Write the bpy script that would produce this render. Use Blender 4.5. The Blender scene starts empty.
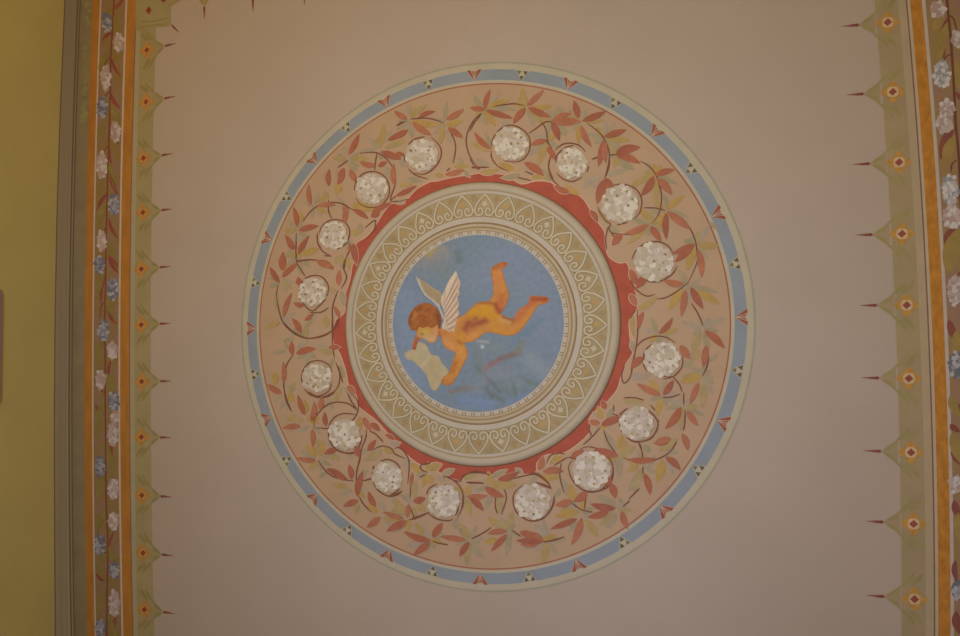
import bpy, math, random
from mathutils import Matrix, Vector, noise
from mathutils.geometry import delaunay_2d_cdt

random.seed(7)
SC = bpy.context.scene
COL = SC.collection

# ------------------------------------------------------------------ camera, light, exposure
H = 4.1                      # ceiling height
ZC = 1.5                     # eye height
S = (H - ZC) / 1000.0        # one survey unit of the ceiling in metres (1000 = eye to ceiling)
F_PX, TA, TB, TC = 814.764, 0.258549, 0.0447087, -0.0293252
ROT = (Matrix(((1, 0, 0), (0, -1, 0), (0, 0, -1))) @ Matrix.Rotation(TC, 3, 'Z')
       @ Matrix.Rotation(TB, 3, 'X') @ Matrix.Rotation(TA, 3, 'Y'))
cam_d = bpy.data.cameras.new('camera')
cam_d.sensor_fit = 'HORIZONTAL'
cam_d.sensor_width = 36.0
cam_d.lens = F_PX / 960 * 36
cam_d.clip_start = 0.05
cam_d.clip_end = 100
cam = bpy.data.objects.new('camera', cam_d)
COL.objects.link(cam)
cam.matrix_world = Matrix.Translation((0, 0, ZC)) @ ROT.to_4x4()
SC.camera = cam

vs = SC.view_settings
vs.view_transform = 'Standard'
vs.look = 'None'
vs.gamma = 1
vs.use_curve_mapping = False
vs.exposure = 0.0

world = bpy.data.worlds.new('world')
SC.world = world
world.use_nodes = True
bg = world.node_tree.nodes['Background']
bg.inputs[0].default_value = (1.0, 0.81, 0.42, 1)
bg.inputs[1].default_value = 0.25


def area(name, loc, target, size, power, color, spread=180):
    d = bpy.data.lights.new(name, 'AREA')
    d.shape = 'DISK'
    d.size = size
    d.energy = power
    d.color = color
    d.spread = math.radians(spread)
    o = bpy.data.objects.new(name, d)
    COL.objects.link(o)
    o.location = loc
    o.rotation_euler = (Vector(target) - Vector(loc)).to_track_quat('-Z', 'Y').to_euler()
    return o



area('centre_fill', (-0.58, -0.3, 1.1), (-0.58, -0.3, H), 0.6, 11.6, (0.97, 1.0, 0.92), 100)  # unseen fill light, added to make the middle of the ceiling brightest
area('cool_fill', (-0.3, 0.5, 1.1), (-0.3, 0.5, H), 0.6, 5.0, (0.43, 0.48, 1.0), 100)  # added bluish fill, stands for no fixture, cools the lower ceiling
area('warm_corner_fill', (-1.5, -1.6, 1.9), (-1.4, -1.4, H), 0.4, 6.6, (1.0, 0.46, 0.02))  # added orange fill with no visible fixture, warms the upper left corner

# ------------------------------------------------------------------ helpers


def ray(px, py):
    return ROT @ Vector((px - 480.0, -(py - 318.0), -F_PX))


def P(px, py, depth=0.0):
    """photograph pixel -> (x, y) on the level `depth` metres under the ceiling"""
    d = ray(px, py)
    t = (H - depth - ZC) / d.z
    return (d.x * t, d.y * t)


def U(X, Y):
    """survey units -> world (x, y)"""
    return (X * S, -Y * S)


EP = (0.62, 0.55, 0.46)         # light reaching the plain plaster
EC = (0.665, 0.588, 0.508)         # light at the medallion
EL = tuple(a * b for a, b in zip(EP, (0.70, 0.67, 0.58)))
ER = tuple(a * b for a, b in zip(EP, (0.78, 0.83, 0.93)))
EW = (0.42, 0.34, 0.22)


def lin(c):
    c = c / 255.0
    return c / 12.92 if c <= 0.04045 else ((c + 0.055) / 1.055) ** 2.4


def pig(rgb, E=EC):
    return tuple(min(0.88, lin(c) / e) for c, e in zip(rgb, E))


MATS = {}


def mat(name, rgb, E=EC, mottle=0.10, scale=14.0, rough=0.85, bump=0.0, spec=0.15, second=None, stretch=None):
    """distemper paint: a pigment with soft mottling"""
    if name in MATS:
        return MATS[name]
    m = bpy.data.materials.new(name)
    m.use_nodes = True
    nt = m.node_tree
    b = nt.nodes['Principled BSDF']
    b.inputs['Roughness'].default_value = rough
    b.inputs['Specular IOR Level'].default_value = spec
    c = pig(rgb, E)
    tc = nt.nodes.new('ShaderNodeTexCoord')
    src = tc.outputs['Object']
    if stretch:
        mp = nt.nodes.new('ShaderNodeMapping')
        mp.inputs['Scale'].default_value = stretch
        nt.links.new(src, mp.inputs['Vector'])
        src = mp.outputs['Vector']
    nz = nt.nodes.new('ShaderNodeTexNoise')
    nz.inputs['Scale'].default_value = scale
    nz.inputs['Detail'].default_value = 5
    nz.inputs['Roughness'].default_value = 0.6
    nt.links.new(src, nz.inputs['Vector'])
    rp = nt.nodes.new('ShaderNodeValToRGB')
    rp.color_ramp.elements[0].position = 0.3
    rp.color_ramp.elements[1].position = 0.7
    if second:
        c2 = pig(second, E)
        rp.color_ramp.elements[0].position = 0.42
        rp.color_ramp.elements[1].position = 0.58
    else:
        c2 = tuple(min(0.9, v * (1 + mottle)) for v in c)
        c = tuple(v * (1 - mottle) for v in c)
    rp.color_ramp.elements[0].color = (*c, 1)
    rp.color_ramp.elements[1].color = (*c2, 1)
    nt.links.new(nz.outputs['Fac'], rp.inputs['Fac'])
    nt.links.new(rp.outputs['Color'], b.inputs['Base Color'])
    if bump:
        bp = nt.nodes.new('ShaderNodeBump')
        bp.inputs['Strength'].default_value = bump
        bp.inputs['Distance'].default_value = 0.004
        n2 = nt.nodes.new('ShaderNodeTexNoise')
        n2.inputs['Scale'].default_value = 40
        n2.inputs['Detail'].default_value = 3
        nt.links.new(tc.outputs['Object'], n2.inputs['Vector'])
        nt.links.new(n2.outputs['Fac'], bp.inputs['Height'])
        nt.links.new(bp.outputs['Normal'], b.inputs['Normal'])
    MATS[name] = m
    return m


def attr_mat(name):
    m = bpy.data.materials.new(name)
    m.use_nodes = True
    nt = m.node_tree
    b = nt.nodes['Principled BSDF']
    b.inputs['Roughness'].default_value = 0.85
    b.inputs['Specular IOR Level'].default_value = 0.15
    a = nt.nodes.new('ShaderNodeVertexColor')
    a.layer_name = 'pigment'
    nz = nt.nodes.new('ShaderNodeTexNoise')
    nz.inputs['Scale'].default_value = 60
    nz.inputs['Detail'].default_value = 4
    tc = nt.nodes.new('ShaderNodeTexCoord')
    nt.links.new(tc.outputs['Object'], nz.inputs['Vector'])
    mr = nt.nodes.new('ShaderNodeMapRange')
    mr.inputs['To Min'].default_value = 0.86
    mr.inputs['To Max'].default_value = 1.14
    nt.links.new(nz.outputs['Fac'], mr.inputs['Value'])
    mx = nt.nodes.new('ShaderNodeMix')
    mx.data_type = 'RGBA'
    mx.blend_type = 'MULTIPLY'
    mx.inputs['Factor'].default_value = 1
    nt.links.new(a.outputs['Color'], mx.inputs['A'])
    nt.links.new(mr.outputs['Result'], mx.inputs['B'])
    nt.links.new(mx.outputs['Result'], b.inputs['Base Color'])
    MATS[name] = m
    return m


class MB:
    """collects flat painted shapes and solids into ONE mesh"""

    def __init__(self):
        self.v, self.f, self.m, self.mats, self.smooth = [], [], [], [], False
        self.col = None

    def mi(self, m):
        if m not in self.mats:
            self.mats.append(m)
        return self.mats.index(m)

    def slab(self, pts, depth, m, top=0.0):
        """flat shape whose face lies `depth` under the ceiling, edges running up to `top`"""
        a = sum(pts[i][0] * pts[(i + 1) % len(pts)][1] - pts[(i + 1) % len(pts)][0] * pts[i][1] for i in range(len(pts)))
        if a > 0:
            pts = pts[::-1]
        depth = layer(depth, pts)
        k, n, mi = len(self.v), len(pts), self.mi(m)
        self.v += [(x, y, H - depth) for x, y in pts] + [(x, y, H - top) for x, y in pts]
        self.f.append(list(range(k, k + n)))
        self.m.append(mi)
        for i in range(n):
            j = (i + 1) % n
            self.f.append([k + i, k + n + i, k + n + j, k + j])
            self.m.append(mi)

    def ribbon(self, pts, w, depth, m, top=0.0, taper=True):
        n = len(pts)
        if n < 2:
            return
        depth = layer(depth, pts)
        L, R = [], []
        for i, (x, y) in enumerate(pts):
            a, b = pts[max(0, i - 1)], pts[min(n - 1, i + 1)]
            dx, dy = b[0] - a[0], b[1] - a[1]
            l = math.hypot(dx, dy) or 1e-9
            t = i / (n - 1)
            hw = w / 2 * (0.35 + 0.65 * min(1, 5 * t, 5 * (1 - t)) if taper else 1)
            L.append((x - dy / l * hw, y + dx / l * hw))
            R.append((x + dy / l * hw, y - dx / l * hw))
        k, mi = len(self.v), self.mi(m)
        self.v += [(x, y, H - depth) for x, y in L + R] + [(x, y, H - top) for x, y in L + R]
        q = 2 * n
        for i in range(n - 1):
            for fc in ([k + i, k + i + 1, k + n + i + 1, k + n + i],
                       [k + i, k + q + i, k + q + i + 1, k + i + 1],
                       [k + n + i, k + n + i + 1, k + q + n + i + 1, k + q + n + i]):
                self.f.append(fc)
                self.m.append(mi)
        self.f += [[k, k + n, k + q + n, k + q], [k + n - 1, k + q + n - 1, k + q + 2 * n - 1, k + 2 * n - 1]]
        self.m += [mi, mi]

    def ring(self, c, r0, r1, depth, m, seg=288, top=0.0):
        self.lathe(c, [(r0, top, m), (r0, depth, m), (r1, depth, m), (r1, top, m)], seg)

    def lathe(self, c, prof, seg=288):
        k, n = len(self.v), len(prof)
        for i in range(seg):
            a = 2 * math.pi * i / seg
            ca, sa = math.cos(a), math.sin(a)
            self.v += [(c[0] + r * ca, c[1] + r * sa, H - d) for r, d, _ in prof]
        for i in range(seg):
            j = (i + 1) % seg
            for p in range(n - 1):
                self.f.append([k + i * n + p, k + i * n + p + 1, k + j * n + p + 1, k + j * n + p])
                self.m.append(self.mi(prof[p + 1][2]))

    def sweep(self, rows, mats):
        """rows of 3D points, one row per cross-section; mats per strip"""
        k, n = len(self.v), len(rows[0])
        for r in rows:
            self.v += r
        for i in range(len(rows) - 1):
            for p in range(n - 1):
                self.f.append([k + i * n + p, k + i * n + p + 1, k + (i + 1) * n + p + 1, k + (i + 1) * n + p])
                self.m.append(self.mi(mats[p]))

    def build(self, name, parent=None, origin=None):
        o3 = Vector(origin) if origin is not None else (Vector(parent['_o']) if parent and '_o' in parent else Vector((0, 0, 0)))
        me = bpy.data.meshes.new(name)
        me.from_pydata([tuple(Vector(v) - o3) for v in self.v], [], self.f)
        for m in self.mats:
            me.materials.append(m)
        for p, i in zip(me.polygons, self.m):
            p.material_index = i
            p.use_smooth = self.smooth
        if self.col:
            at = me.color_attributes.new('pigment', 'FLOAT_COLOR', 'POINT')
            for i, c in enumerate(self.col):
                at.data[i].color = (*c, 1)
        me.update()
        o = bpy.data.objects.new(name, me)
        COL.objects.link(o)
        if parent:
            o.parent = parent
            ORG[o.name] = o3
        else:
            o.location = o3
        return o


ORG = {}


class Thing:
    pass


def thing(name, label, cat, loc, group=None):
    o = bpy.data.objects.new(name, None)
    COL.objects.link(o)
    o.location = loc
    o.empty_display_size = 0.05
    o['label'] = label
    o['category'] = cat
    if group:
        o['group'] = group
    ORG[o.name] = Vector(loc)
    return o


def part(mb, name, parent, label=None):
    o = mb.build(name, parent, ORG[parent.name])
    ORG[o.name] = ORG[parent.name]
    if label:
        o['label'] = label
    return o


def structure(mb, name, label=None, origin=(0, 0, 0)):
    o = mb.build(name, None, origin)
    o['kind'] = 'structure'
    if label:
        o['label'] = label
    return o


def smooth(pts, k=6):
    """Catmull-Rom through the points"""
    if len(pts) < 3:
        a, b = pts
        return [(a[0] + (b[0] - a[0]) * i / k, a[1] + (b[1] - a[1]) * i / k) for i in range(k + 1)]
    out = []
    n = len(pts)
    for i in range(n - 1):
        p0, p1, p2, p3 = pts[max(0, i - 1)], pts[i], pts[i + 1], pts[min(n - 1, i + 2)]
        for j in range(k):
            t = j / k
            out.append(tuple(0.5 * ((2 * p1[d]) + (-p0[d] + p2[d]) * t + (2 * p0[d] - 5 * p1[d] + 4 * p2[d] - p3[d]) * t * t
                                    + (-p0[d] + 3 * p1[d] - 3 * p2[d] + p3[d]) * t ** 3) for d in (0, 1)))
    out.append(pts[-1])
    return out


def leaf_pts(a, b, w, bend=0.0, n=9, peak=0.85):
    """pointed leaf from base a to tip b"""
    dx, dy = b[0] - a[0], b[1] - a[1]
    l = math.hypot(dx, dy) or 1e-9
    nx, ny = -dy / l, dx / l
    L, R = [], []
    for i in range(n + 1):
        t = i / n
        hw = w / 2 * math.sin(math.pi * t ** peak) ** 0.8 if 0 < t < 1 else 0
        off = bend * l * math.sin(math.pi * t)
        x, y = a[0] + dx * t + nx * off, a[1] + dy * t + ny * off
        L.append((x + nx * hw, y + ny * hw))
        R.append((x - nx * hw, y - ny * hw))
    return L + R[-2:0:-1]


def lobed(cx, cy, r, lobes, ph, sq=1.0, n=20, cut=0.22):
    out = []
    for i in range(n):
        a = 2 * math.pi * i / n
        rr = r * (1 - cut + cut * abs(math.cos(lobes * (a - ph) / 2)))
        out.append((cx + rr * math.cos(a), cy + rr * math.sin(a) * sq))
    return out


class step(float):
    """marks a paint layer whose overlapping strokes each lie a hair lower than the last"""


LAYERS = {}


def layer(base, pts):
    if not isinstance(base, step):
        return base
    cx, cy = sum(p[0] for p in pts) / len(pts), sum(p[1] for p in pts) / len(pts)
    r = max(math.hypot(p[0] - cx, p[1] - cy) for p in pts)
    reg = LAYERS.setdefault(round(float(base), 6), [])
    used = {l for x, y, q, l in reg if (x - cx) ** 2 + (y - cy) ** 2 < (r + q) ** 2}
    l = 0
    while l in used:
        l += 1
    reg.append((cx, cy, r, l))
    return float(base) + l * 2e-5


# ------------------------------------------------------------------ the setting
CX, CY = U(-267.01, 45.97)          # centre of the medallion


def XL(Y):                          # right edge of the inner gold stripe of the left border
    t = max(-1.3, min(1.3, (Y - 60) / 450))
    return -783.2 + 8.2 * t * t


def XR(Y):                          # dark line of the right border
    t = max(-1.3, min(1.3, (Y - 45) / 355))
    return 250.6 - 7.6 * t * t


YS = [-1000, -760, -600] + [-520 + 26 * i for i in range(42)] + [640, 760]
XWL, XWR = -915.0, 378.0            # walls, survey units
WB = [(0, 64.2), (110, 59.5), (215, 56.0), (320, 54.0), (425, 53.2), (530, 53.5), (636, 54.1)]

M_ceil = mat('ceiling_distemper', (158, 136, 114), EP, mottle=0.035, scale=3.0, bump=0.06)
M_wall = mat('yellow_wall_paint', (146, 123, 64), EW, mottle=0.06, scale=2.2, bump=0.08, second=None)
M_taupe = mat('taupe_plaster', (124, 107, 78), EL, mottle=0.05, scale=6, stretch=(1, .15, 1))
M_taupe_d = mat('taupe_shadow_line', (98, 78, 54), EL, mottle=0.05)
M_floor = mat('floor_boards', (120, 92, 66), EC, mottle=0.2, scale=6, stretch=(8, 1, 1))

mb = MB()
x0, x1, ya, yb = XWL * S - .02, XWR * S + .02, -760 * S, 1000 * S
mb.v = [(x0, ya, H), (x1, ya, H), (x1, yb, H), (x0, yb, H), (x0, ya, H + .1), (x1, ya, H + .1), (x1, yb, H + .1), (x0, yb, H + .1)]
mb.f = [[0, 1, 2, 3], [7, 6, 5, 4], [0, 4, 5, 1], [1, 5, 6, 2], [2, 6, 7, 3], [3, 7, 4, 0]]
mb.m = [mb.mi(M_ceil)] * 6
structure(mb, 'ceiling', 'pale pinkish plaster ceiling between the painted borders')

CD = 0.085                          # drop of the cornice


def wall_x(Y):                      # foot of the cornice on the left wall (world x), follows the plaster
    pts = []
    for py, px in WB:
        x, y = P(px, py, CD)
        pts.append((-y / S, x))
    pts.sort()
    if Y <= pts[0][0]:
        return pts[0][1]
    for (a, xa), (b, xb) in zip(pts, pts[1:]):
        if Y <= b:
            return xa + (xb - xa) * (Y - a) / (b - a)
    return pts[-1][1]


def cornice(side):
    rows, wall = [], []
    prof = [(0.0, .000), (0.0, .006), (.06, .010), (.10, .012), (.12, .020), (.36, .028), (.38, .034), (.60, .048), (.62, .056),
            (.66, .058), (.68, .064), (.86, .078), (.88, .084), (1.0, .085)]
    for Y in YS:
        if side == 'l':
            xa, xb = (XL(Y) - 96.5) * S, wall_x(Y)
        else:
            xa, xb = (XR(Y) + 98) * S, XWR * S
        rows.append([(xa + (xb - xa) * t, -Y * S, H - d) for t, d in prof])
        wall.append([(xb, -Y * S, H - CD), (xb, -Y * S, 0)])
    m = MB()
    ms = [M_taupe] * (len(prof) - 1)
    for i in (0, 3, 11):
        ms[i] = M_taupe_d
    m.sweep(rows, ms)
    w = MB()
    back = .12 if side == 'r' else -.12
    w.sweep([[r[0], r[1], (r[1][0] + back, r[1][1], 0), (r[0][0] + back, r[0][1], H), (r[0][0], r[0][1], H)] for r in wall], [M_wall] * 4)
    return m, w


c, w = cornice('l')
structure(c, 'trim_1', 'taupe stepped plaster cornice between the yellow wall and the olive band')
structure(w, 'wall_left', 'plain mustard yellow wall')
c, w = cornice('r')
structure(c, 'trim_2', 'taupe stepped plaster cornice on the opposite side of the ceiling')
structure(w, 'wall_right', 'mustard yellow wall on the opposite side')
mb = MB()
mb.v = [(x0, ya, 0), (x1, ya, 0), (x1, yb, 0), (x0, yb, 0), (x0, ya, -.1), (x1, ya, -.1), (x1, yb, -.1), (x0, yb, -.1)]
mb.f = [[3, 2, 1, 0], [4, 5, 6, 7], [0, 1, 5, 4], [1, 2, 6, 5], [2, 3, 7, 6], [3, 0, 4, 7]]
mb.m = [mb.mi(M_floor)] * 6
structure(mb, 'floor')

# ------------------------------------------------------------------ painted borders
M_gold_l = mat('gold_stripe_paint', (134, 85, 32), EL, mottle=0.14, scale=30, stretch=(1, .3, 1))
M_gold_r = mat('gold_stripe_paint_bright', (146, 97, 40), ER, mottle=0.2, scale=60, stretch=(1, .5, 1))
M_white_l = mat('white_line_paint', (150, 128, 104), EL, mottle=.08)
M_white_r = mat('white_line_paint_pale', (150, 136, 124), ER, mottle=.08)
M_fl_l = mat('frieze_ground', (113, 84, 58), EL, scale=16, second=(110, 84, 42))
M_fl_r = mat('frieze_ground_rose', (121, 92, 76), ER, scale=12, second=(122, 98, 62))
M_ol = mat('olive_band_paint', (108, 90, 60), EL, mottle=.10, scale=12)
M_ol2 = mat('olive_foliage_paint', (110, 98, 58), EL, mottle=.12)
M_gb_l = mat('stencil_band_green', (122, 103, 64), EL, mottle=.07, scale=10)
M_gb_r = mat('stencil_band_sage', (130, 112, 84), ER, mottle=.06, scale=10)
M_ge_l = mat('pale_green_stripe', (129, 111, 77), EL, mottle=.05)
M_ge_r = mat('pale_sage_stripe', (140, 122, 96), ER, mottle=.05)
M_dl = mat('dark_line_paint', (104, 72, 52), EL, mottle=.1)
M_dr = mat('dark_line_paint_rose', (106, 76, 64), ER, mottle=.1)
M_cr_r = mat('cream_stripe', (148, 132, 110), ER, mottle=.05)
M_olv = mat('stencil_leaf_olive', (113, 95, 51), EL, mottle=.1)
M_olv_r = mat('stencil_leaf_olive_pale', (124, 111, 72), ER, mottle=.1)
M_ros = mat('rosette_ochre', (140, 95, 40), EL, mottle=.15, scale=60)
M_ros_r = mat('rosette_ochre_bright', (148, 109, 54), ER, mottle=.15, scale=60)
M_roc = mat('rosette_heart_pale', (143, 101, 50), EL)
M_roc_r = mat('rosette_heart_cream', (160, 136, 104), ER)
M_dia = mat('diamond_maroon', (108, 50, 28), EL)
M_dia_r = mat('diamond_maroon_rose', (118, 62, 50), ER)
M_spk = mat('spike_brown', (104, 58, 40), EL)
M_spk_r = mat('spike_brown_rose', (110, 64, 54), ER)
M_stem_l = mat('vine_maroon', (98, 52, 36), EL)
M_lr_l = mat('frieze_leaf_red', (112, 56, 40), EL, mottle=.15)
M_lr_r = mat('frieze_leaf_red_rose', (108, 62, 52), ER, mottle=.15)
M_lo_l = mat('frieze_leaf_olive', (107, 88, 42), EL, mottle=.15)
M_lo_r = mat('frieze_leaf_olive_pale', (124, 102, 58), ER, mottle=.15)
M_wf = [mat('frieze_petal_white', (150, 132, 116), EL), mat('frieze_petal_cream', (136, 116, 98), EL), mat('frieze_petal_blush', (134, 104, 86), EL)]
M_bf = [mat('frieze_petal_blue', (108, 100, 97), EL), mat('frieze_petal_slate', (86, 80, 80), EL), mat('frieze_petal_grey', (126, 116, 106), EL)]
M_wf_r = [mat('frieze_petal_white_cool', (160, 150, 144), ER), mat('frieze_petal_cream_cool', (146, 132, 122), ER), mat('frieze_petal_blush_cool', (138, 114, 106), ER)]
M_bf_r = [mat('frieze_petal_blue_cool', (114, 112, 114), ER), mat('frieze_petal_slate_cool', (88, 88, 92), ER), mat('frieze_petal_grey_cool', (138, 132, 130), ER)]


def lane(mbx, fx, a, b, depth, m, top=0.0):
    """a stripe running along the border between offsets a and b (survey units)"""
    rows = []
    for Y in YS:
        xa, xb = (fx(Y) + a) * S, (fx(Y) + b) * S
        rows.append([(xa, -Y * S, H - top), (xa, -Y * S, H - depth), (xb, -Y * S, H - depth), (xb, -Y * S, H - top)])
    mbx.sweep(rows, [m] * 3)


def floret_cluster(pts_center, rx, ry, n, size, mats, base, depth, to_world):
    """loose spray of tiny petals; coordinates in photograph pixels mapped by to_world"""
    m = MB()
    cx, cy = pts_center
    for i in range(n):
        a = i * 2.39996 + random.random() * .5
        r = math.sqrt((i + .5) / n)
        x, y = cx + rx * r * math.cos(a), cy + ry * r * math.sin(a)
        sz = size * random.uniform(.75, 1.2)
        m.slab([to_world(*q) for q in lobed(x, y, sz, random.choice((4, 5)), random.random() * 3, n=14, cut=.3)], step(depth), random.choice(mats), base)
    return m


def frieze_flower(parent, x, y, rx, ry, blue, cool=False):
    ms = (M_bf_r if blue else M_wf_r) if cool else (M_bf if blue else M_wf)
    if cool and blue == 2:
        ms = M_bf_r[:1] + M_bf_r[2:] + M_wf_r[:1]
    n = max(12, int(rx * ry / (3.6 if cool else 2.2)))
    m = floret_cluster((x, y), rx, ry, n, 2.5 if cool else 1.9, ms, 0, .0018, P)
    m.slab([P(x + (a - x) * rx * 1.05, y + (b - y) * ry * 1.0) for a, b in lobed(x, y, 1, 7, random.random(), n=28, cut=.15)], step(.0014), ms[1])
    return part(m, 'flower_cluster', parent)


def frieze_leaf(parent, a, b, w, m, bend=.08):
    k = MB()
    k.slab(leaf_pts(P(*a), P(*b), w * S * 1.17, bend), step(.0011), m)
    return part(k, 'leaf', parent)


# --- left flower frieze
T = thing('floral_frieze', 'narrow flower frieze between two gold stripes nearest the yellow wall', 'painted frieze', (XL(60) * S - .1, 0, H))
for a, b in ((-15.0, 0.0), (-75.6, -62.6)):
    m = MB()
    lane(m, XL, a, b, .0005, M_gold_l)
    part(m, 'gold_stripe', T)
for a, b in ((-18.0, -15.0), (-62.6, -60.0)):
    m = MB()
    lane(m, XL, a, b, .0006, M_white_l)
    part(m, 'white_line', T)
m = MB()
lane(m, XL, -60, -18, .0004, M_fl_l)
part(m, 'painted_ground', T)
m = MB()
main = [(119, -160), (115, -40), (114, 0), (112.2, 34.6), (110.8, 57), (110.5, 93), (109.6, 122), (107.9, 174), (106.2, 240), (105.6, 284), (104.8, 320), (105.3, 350), (105.3, 393),
        (105.7, 437), (106.2, 498), (107.9, 543), (107.2, 590), (107, 636), (107, 690), (108, 780), (110, 860)]
m.ribbon(smooth([P(*q) for q in main]), .0058, .0012, M_stem_l, taper=False)
for br in ([(112.2, 33), (107, 34), (101.5, 41)], [(110.5, 57), (106, 62), (104.5, 68)], [(110.3, 91), (106, 95), (104, 100)], [(109, 145), (105, 150), (103, 156)],
           [(109.6, 131), (114, 138), (119, 144)], [(108, 171), (113, 180), (119, 197)], [(107, 194), (102, 198), (97, 209)], [(104.5, 302), (101, 308), (100.3, 318)],
           [(105.3, 393), (101.5, 390), (100.5, 384)], [(108, 553), (104, 552), (102, 549)], [(105.3, 581), (100, 579), (96, 574)], [(106, 228), (103, 232)]):
    m.ribbon(smooth([P(*q) for q in br], 4), .0036, .00125, M_stem_l)
part(m, 'vine_stem', T)
for a, b, w in (((111, 57), (121.5, 77), 4.2), ((112.5, 33), (101.5, 41), 3.2), ((113, 9), (124, -2), 5.5), ((110.6, 93), (121, 109), 5.2), ((109.5, 146), (112, 165), 4.6),
                ((110, 130), (119.5, 144.5), 3.4), ((109, 172), (119, 197), 2.6), ((107, 194.5), (97, 211), 5), ((108.5, 218), (118.5, 239), 4.8), ((108.5, 255), (118.5, 273), 5.5),
                ((105.5, 274), (102, 308), 4.4), ((107, 304), (114.5, 322), 4.6), ((108.5, 314), (117, 324), 4), ((111.5, 358), (108.8, 382), 4.6), ((96, 404), (98.5, 412), 3),
                ((95.5, 424), (101, 416), 5), ((113, 441), (112.2, 462), 4.6), ((95, 492), (99.5, 495), 4), ((114.5, 531), (108.6, 554), 3.2), ((96, 574), (105, 581), 4),
                ((116, 617), (114, 632), 4.4), ((118, 268), (109, 256), 3)):
    frieze_leaf(T, a, b, w, M_lr_l)
for a, b, w in (((109, 52), (98.5, 70), 8), ((111, 12), (121, 36), 8), ((109.5, 100), (119, 122), 7), ((108, 118), (98, 146), 8), ((107, 160), (118, 186), 8), ((107, 200), (97, 232), 9),
                ((107, 240), (117, 258), 8), ((105, 270), (97, 300), 8), ((106, 300), (116, 318), 8), ((105, 335), (96, 372), 9), ((106, 372), (117, 396), 9), ((105, 396), (97, 440), 10),
                ((106, 440), (117, 478), 9), ((105, 470), (97, 500), 9), ((107, 505), (97, 535), 8), ((108, 545), (117, 566), 8), ((106, 552), (97, 575), 8), ((107, 590), (97, 622), 8),
                ((108, 612), (118, 640), 8)):
    frieze_leaf(T, a, b, w, M_lo_l, .05)
for x, y, rx, ry, bl in ((107, 22.5, 5, 10, 1), (119, 43, 5, 9.5, 0), (106, 78, 4.6, 13, 0), (102.6, 108, 5, 11, 1), (115.7, 132, 4.8, 10, 0), (101.9, 165.5, 5, 14, 0), (114, 205, 5, 11, 1),
                         (101.9, 241, 4.4, 11, 0), (100, 265, 5, 9, 1), (113, 289.5, 5.4, 11, 1), (103.6, 330.6, 5.6, 10, 1), (112.6, 350.4, 5, 9, 0), (101, 380, 4.8, 10, 0),
                         (114, 401, 5, 10, 1), (114.8, 417, 4, 6, 0), (113, 434, 5, 12, 0), (100.5, 466.7, 4.6, 11, 1), (113.6, 489, 5, 11, 0), (113.6, 521, 5, 9, 0),
                         (100, 545, 5, 10, 1), (114.3, 570, 5, 8.5, 1), (114.8, 603, 5, 14, 0), (101, 628, 5, 9, 1)):
    frieze_flower(T, x, y, rx, ry, bl)

# --- olive band beside the cornice
T = thing('olive_band', 'dull olive painted band between the taupe cornice and the outer gold stripe', 'painted band', (XL(60) * S - .22, 0, H))
m = MB()
lane(m, XL, -96.4, -75.6, .0003, M_ol)
part(m, 'painted_ground', T)
for y in (8, 22, 52, 64, 76, 92, 108, 120):
    m = MB()
    x = 87.8 - y * .035
    for k in range(4):
        m.slab([P(*q) for q in lobed(x + random.uniform(-2, 2), y + random.uniform(-6, 6), random.uniform(2, 3.2), 5, random.random())], step(.0008), M_ol2)
    part(m, 'foliage_spray', T)

# --- right flower frieze
T = thing('floral_frieze', 'wide blossom frieze cut off by the right edge, beyond the bright gold stripe', 'painted frieze', (XR(45) * S + .1, 0, H))
for a, b in ((3.6, 15.6), (63.5, 76.0)):
    m = MB()
    lane(m, XR, a, b, .0005, M_gold_r)
    part(m, 'gold_stripe', T)
for a, b in ((15.6, 19.0), (61.0, 63.5)):
    m = MB()
    lane(m, XR, a, b, .0006, M_white_r)
    part(m, 'white_line', T)
m = MB()
lane(m, XR, 19, 61, .0004, M_fl_r)
part(m, 'painted_ground', T)
m = MB()
lane(m, XR, 76, 98, .0003, M_ol)
part(m, 'olive_edge', T)
m = MB()
main = [(943, -150), (946.5, -30), (947, 0), (951, 43), (953.8, 86), (955.5, 122), (958.7, 157), (960.5, 200), (962, 250), (964, 310), (965, 370), (966, 440), (967, 520), (967, 600), (967, 660), (966, 760), (964, 860)]
M_stem_r = mat('vine_maroon_rose', (92, 56, 44), ER)
m.ribbon(smooth([P(*q) for q in main]), .0066, .0012, M_stem_r, taper=False)
for br in ([(948, 16), (953, 18), (957, 31)], [(951, 55), (947, 56), (943, 62)], [(957, 160), (952, 164), (951, 172)], [(960, 197), (954, 200), (953.5, 208)], [(962, 270), (957, 276), (952, 280)]):
    m.ribbon(smooth([P(*q) for q in br], 4), .004, .00125, M_stem_r)
part(m, 'vine_stem', T)
for a, b, w in (((947.5, 17), (945, 62), 6), ((954.5, 126), (940.5, 160), 8), ((955, 227), (944.5, 246), 7), ((948.6, 319), (961, 344), 7), ((955, 404), (963, 412), 7), ((953, 446), (962, 466), 7),
                ((954, 500), (962, 520), 7), ((955.5, 560), (957, 582), 5), ((956, 611), (962, 636), 8), ((950, 424), (960, 432), 6), ((960, 100), (956, 92), 4)):
    frieze_leaf(T, a, b, w, M_lr_r)
for a, b, w in (((950, 20), (938, 66), 9), ((955, 60), (962, 92), 10), ((944, 14), (932, 34), 8), ((956, 135), (944, 166), 10), ((960, 228), (948, 276), 15), ((956, 330), (964, 372), 10),
                ((950, 395), (960, 418), 8), ((953, 430), (962, 465), 9), ((958, 512), (964, 548), 9)):
    frieze_leaf(T, a, b, w, M_lo_r, .05)
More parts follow.
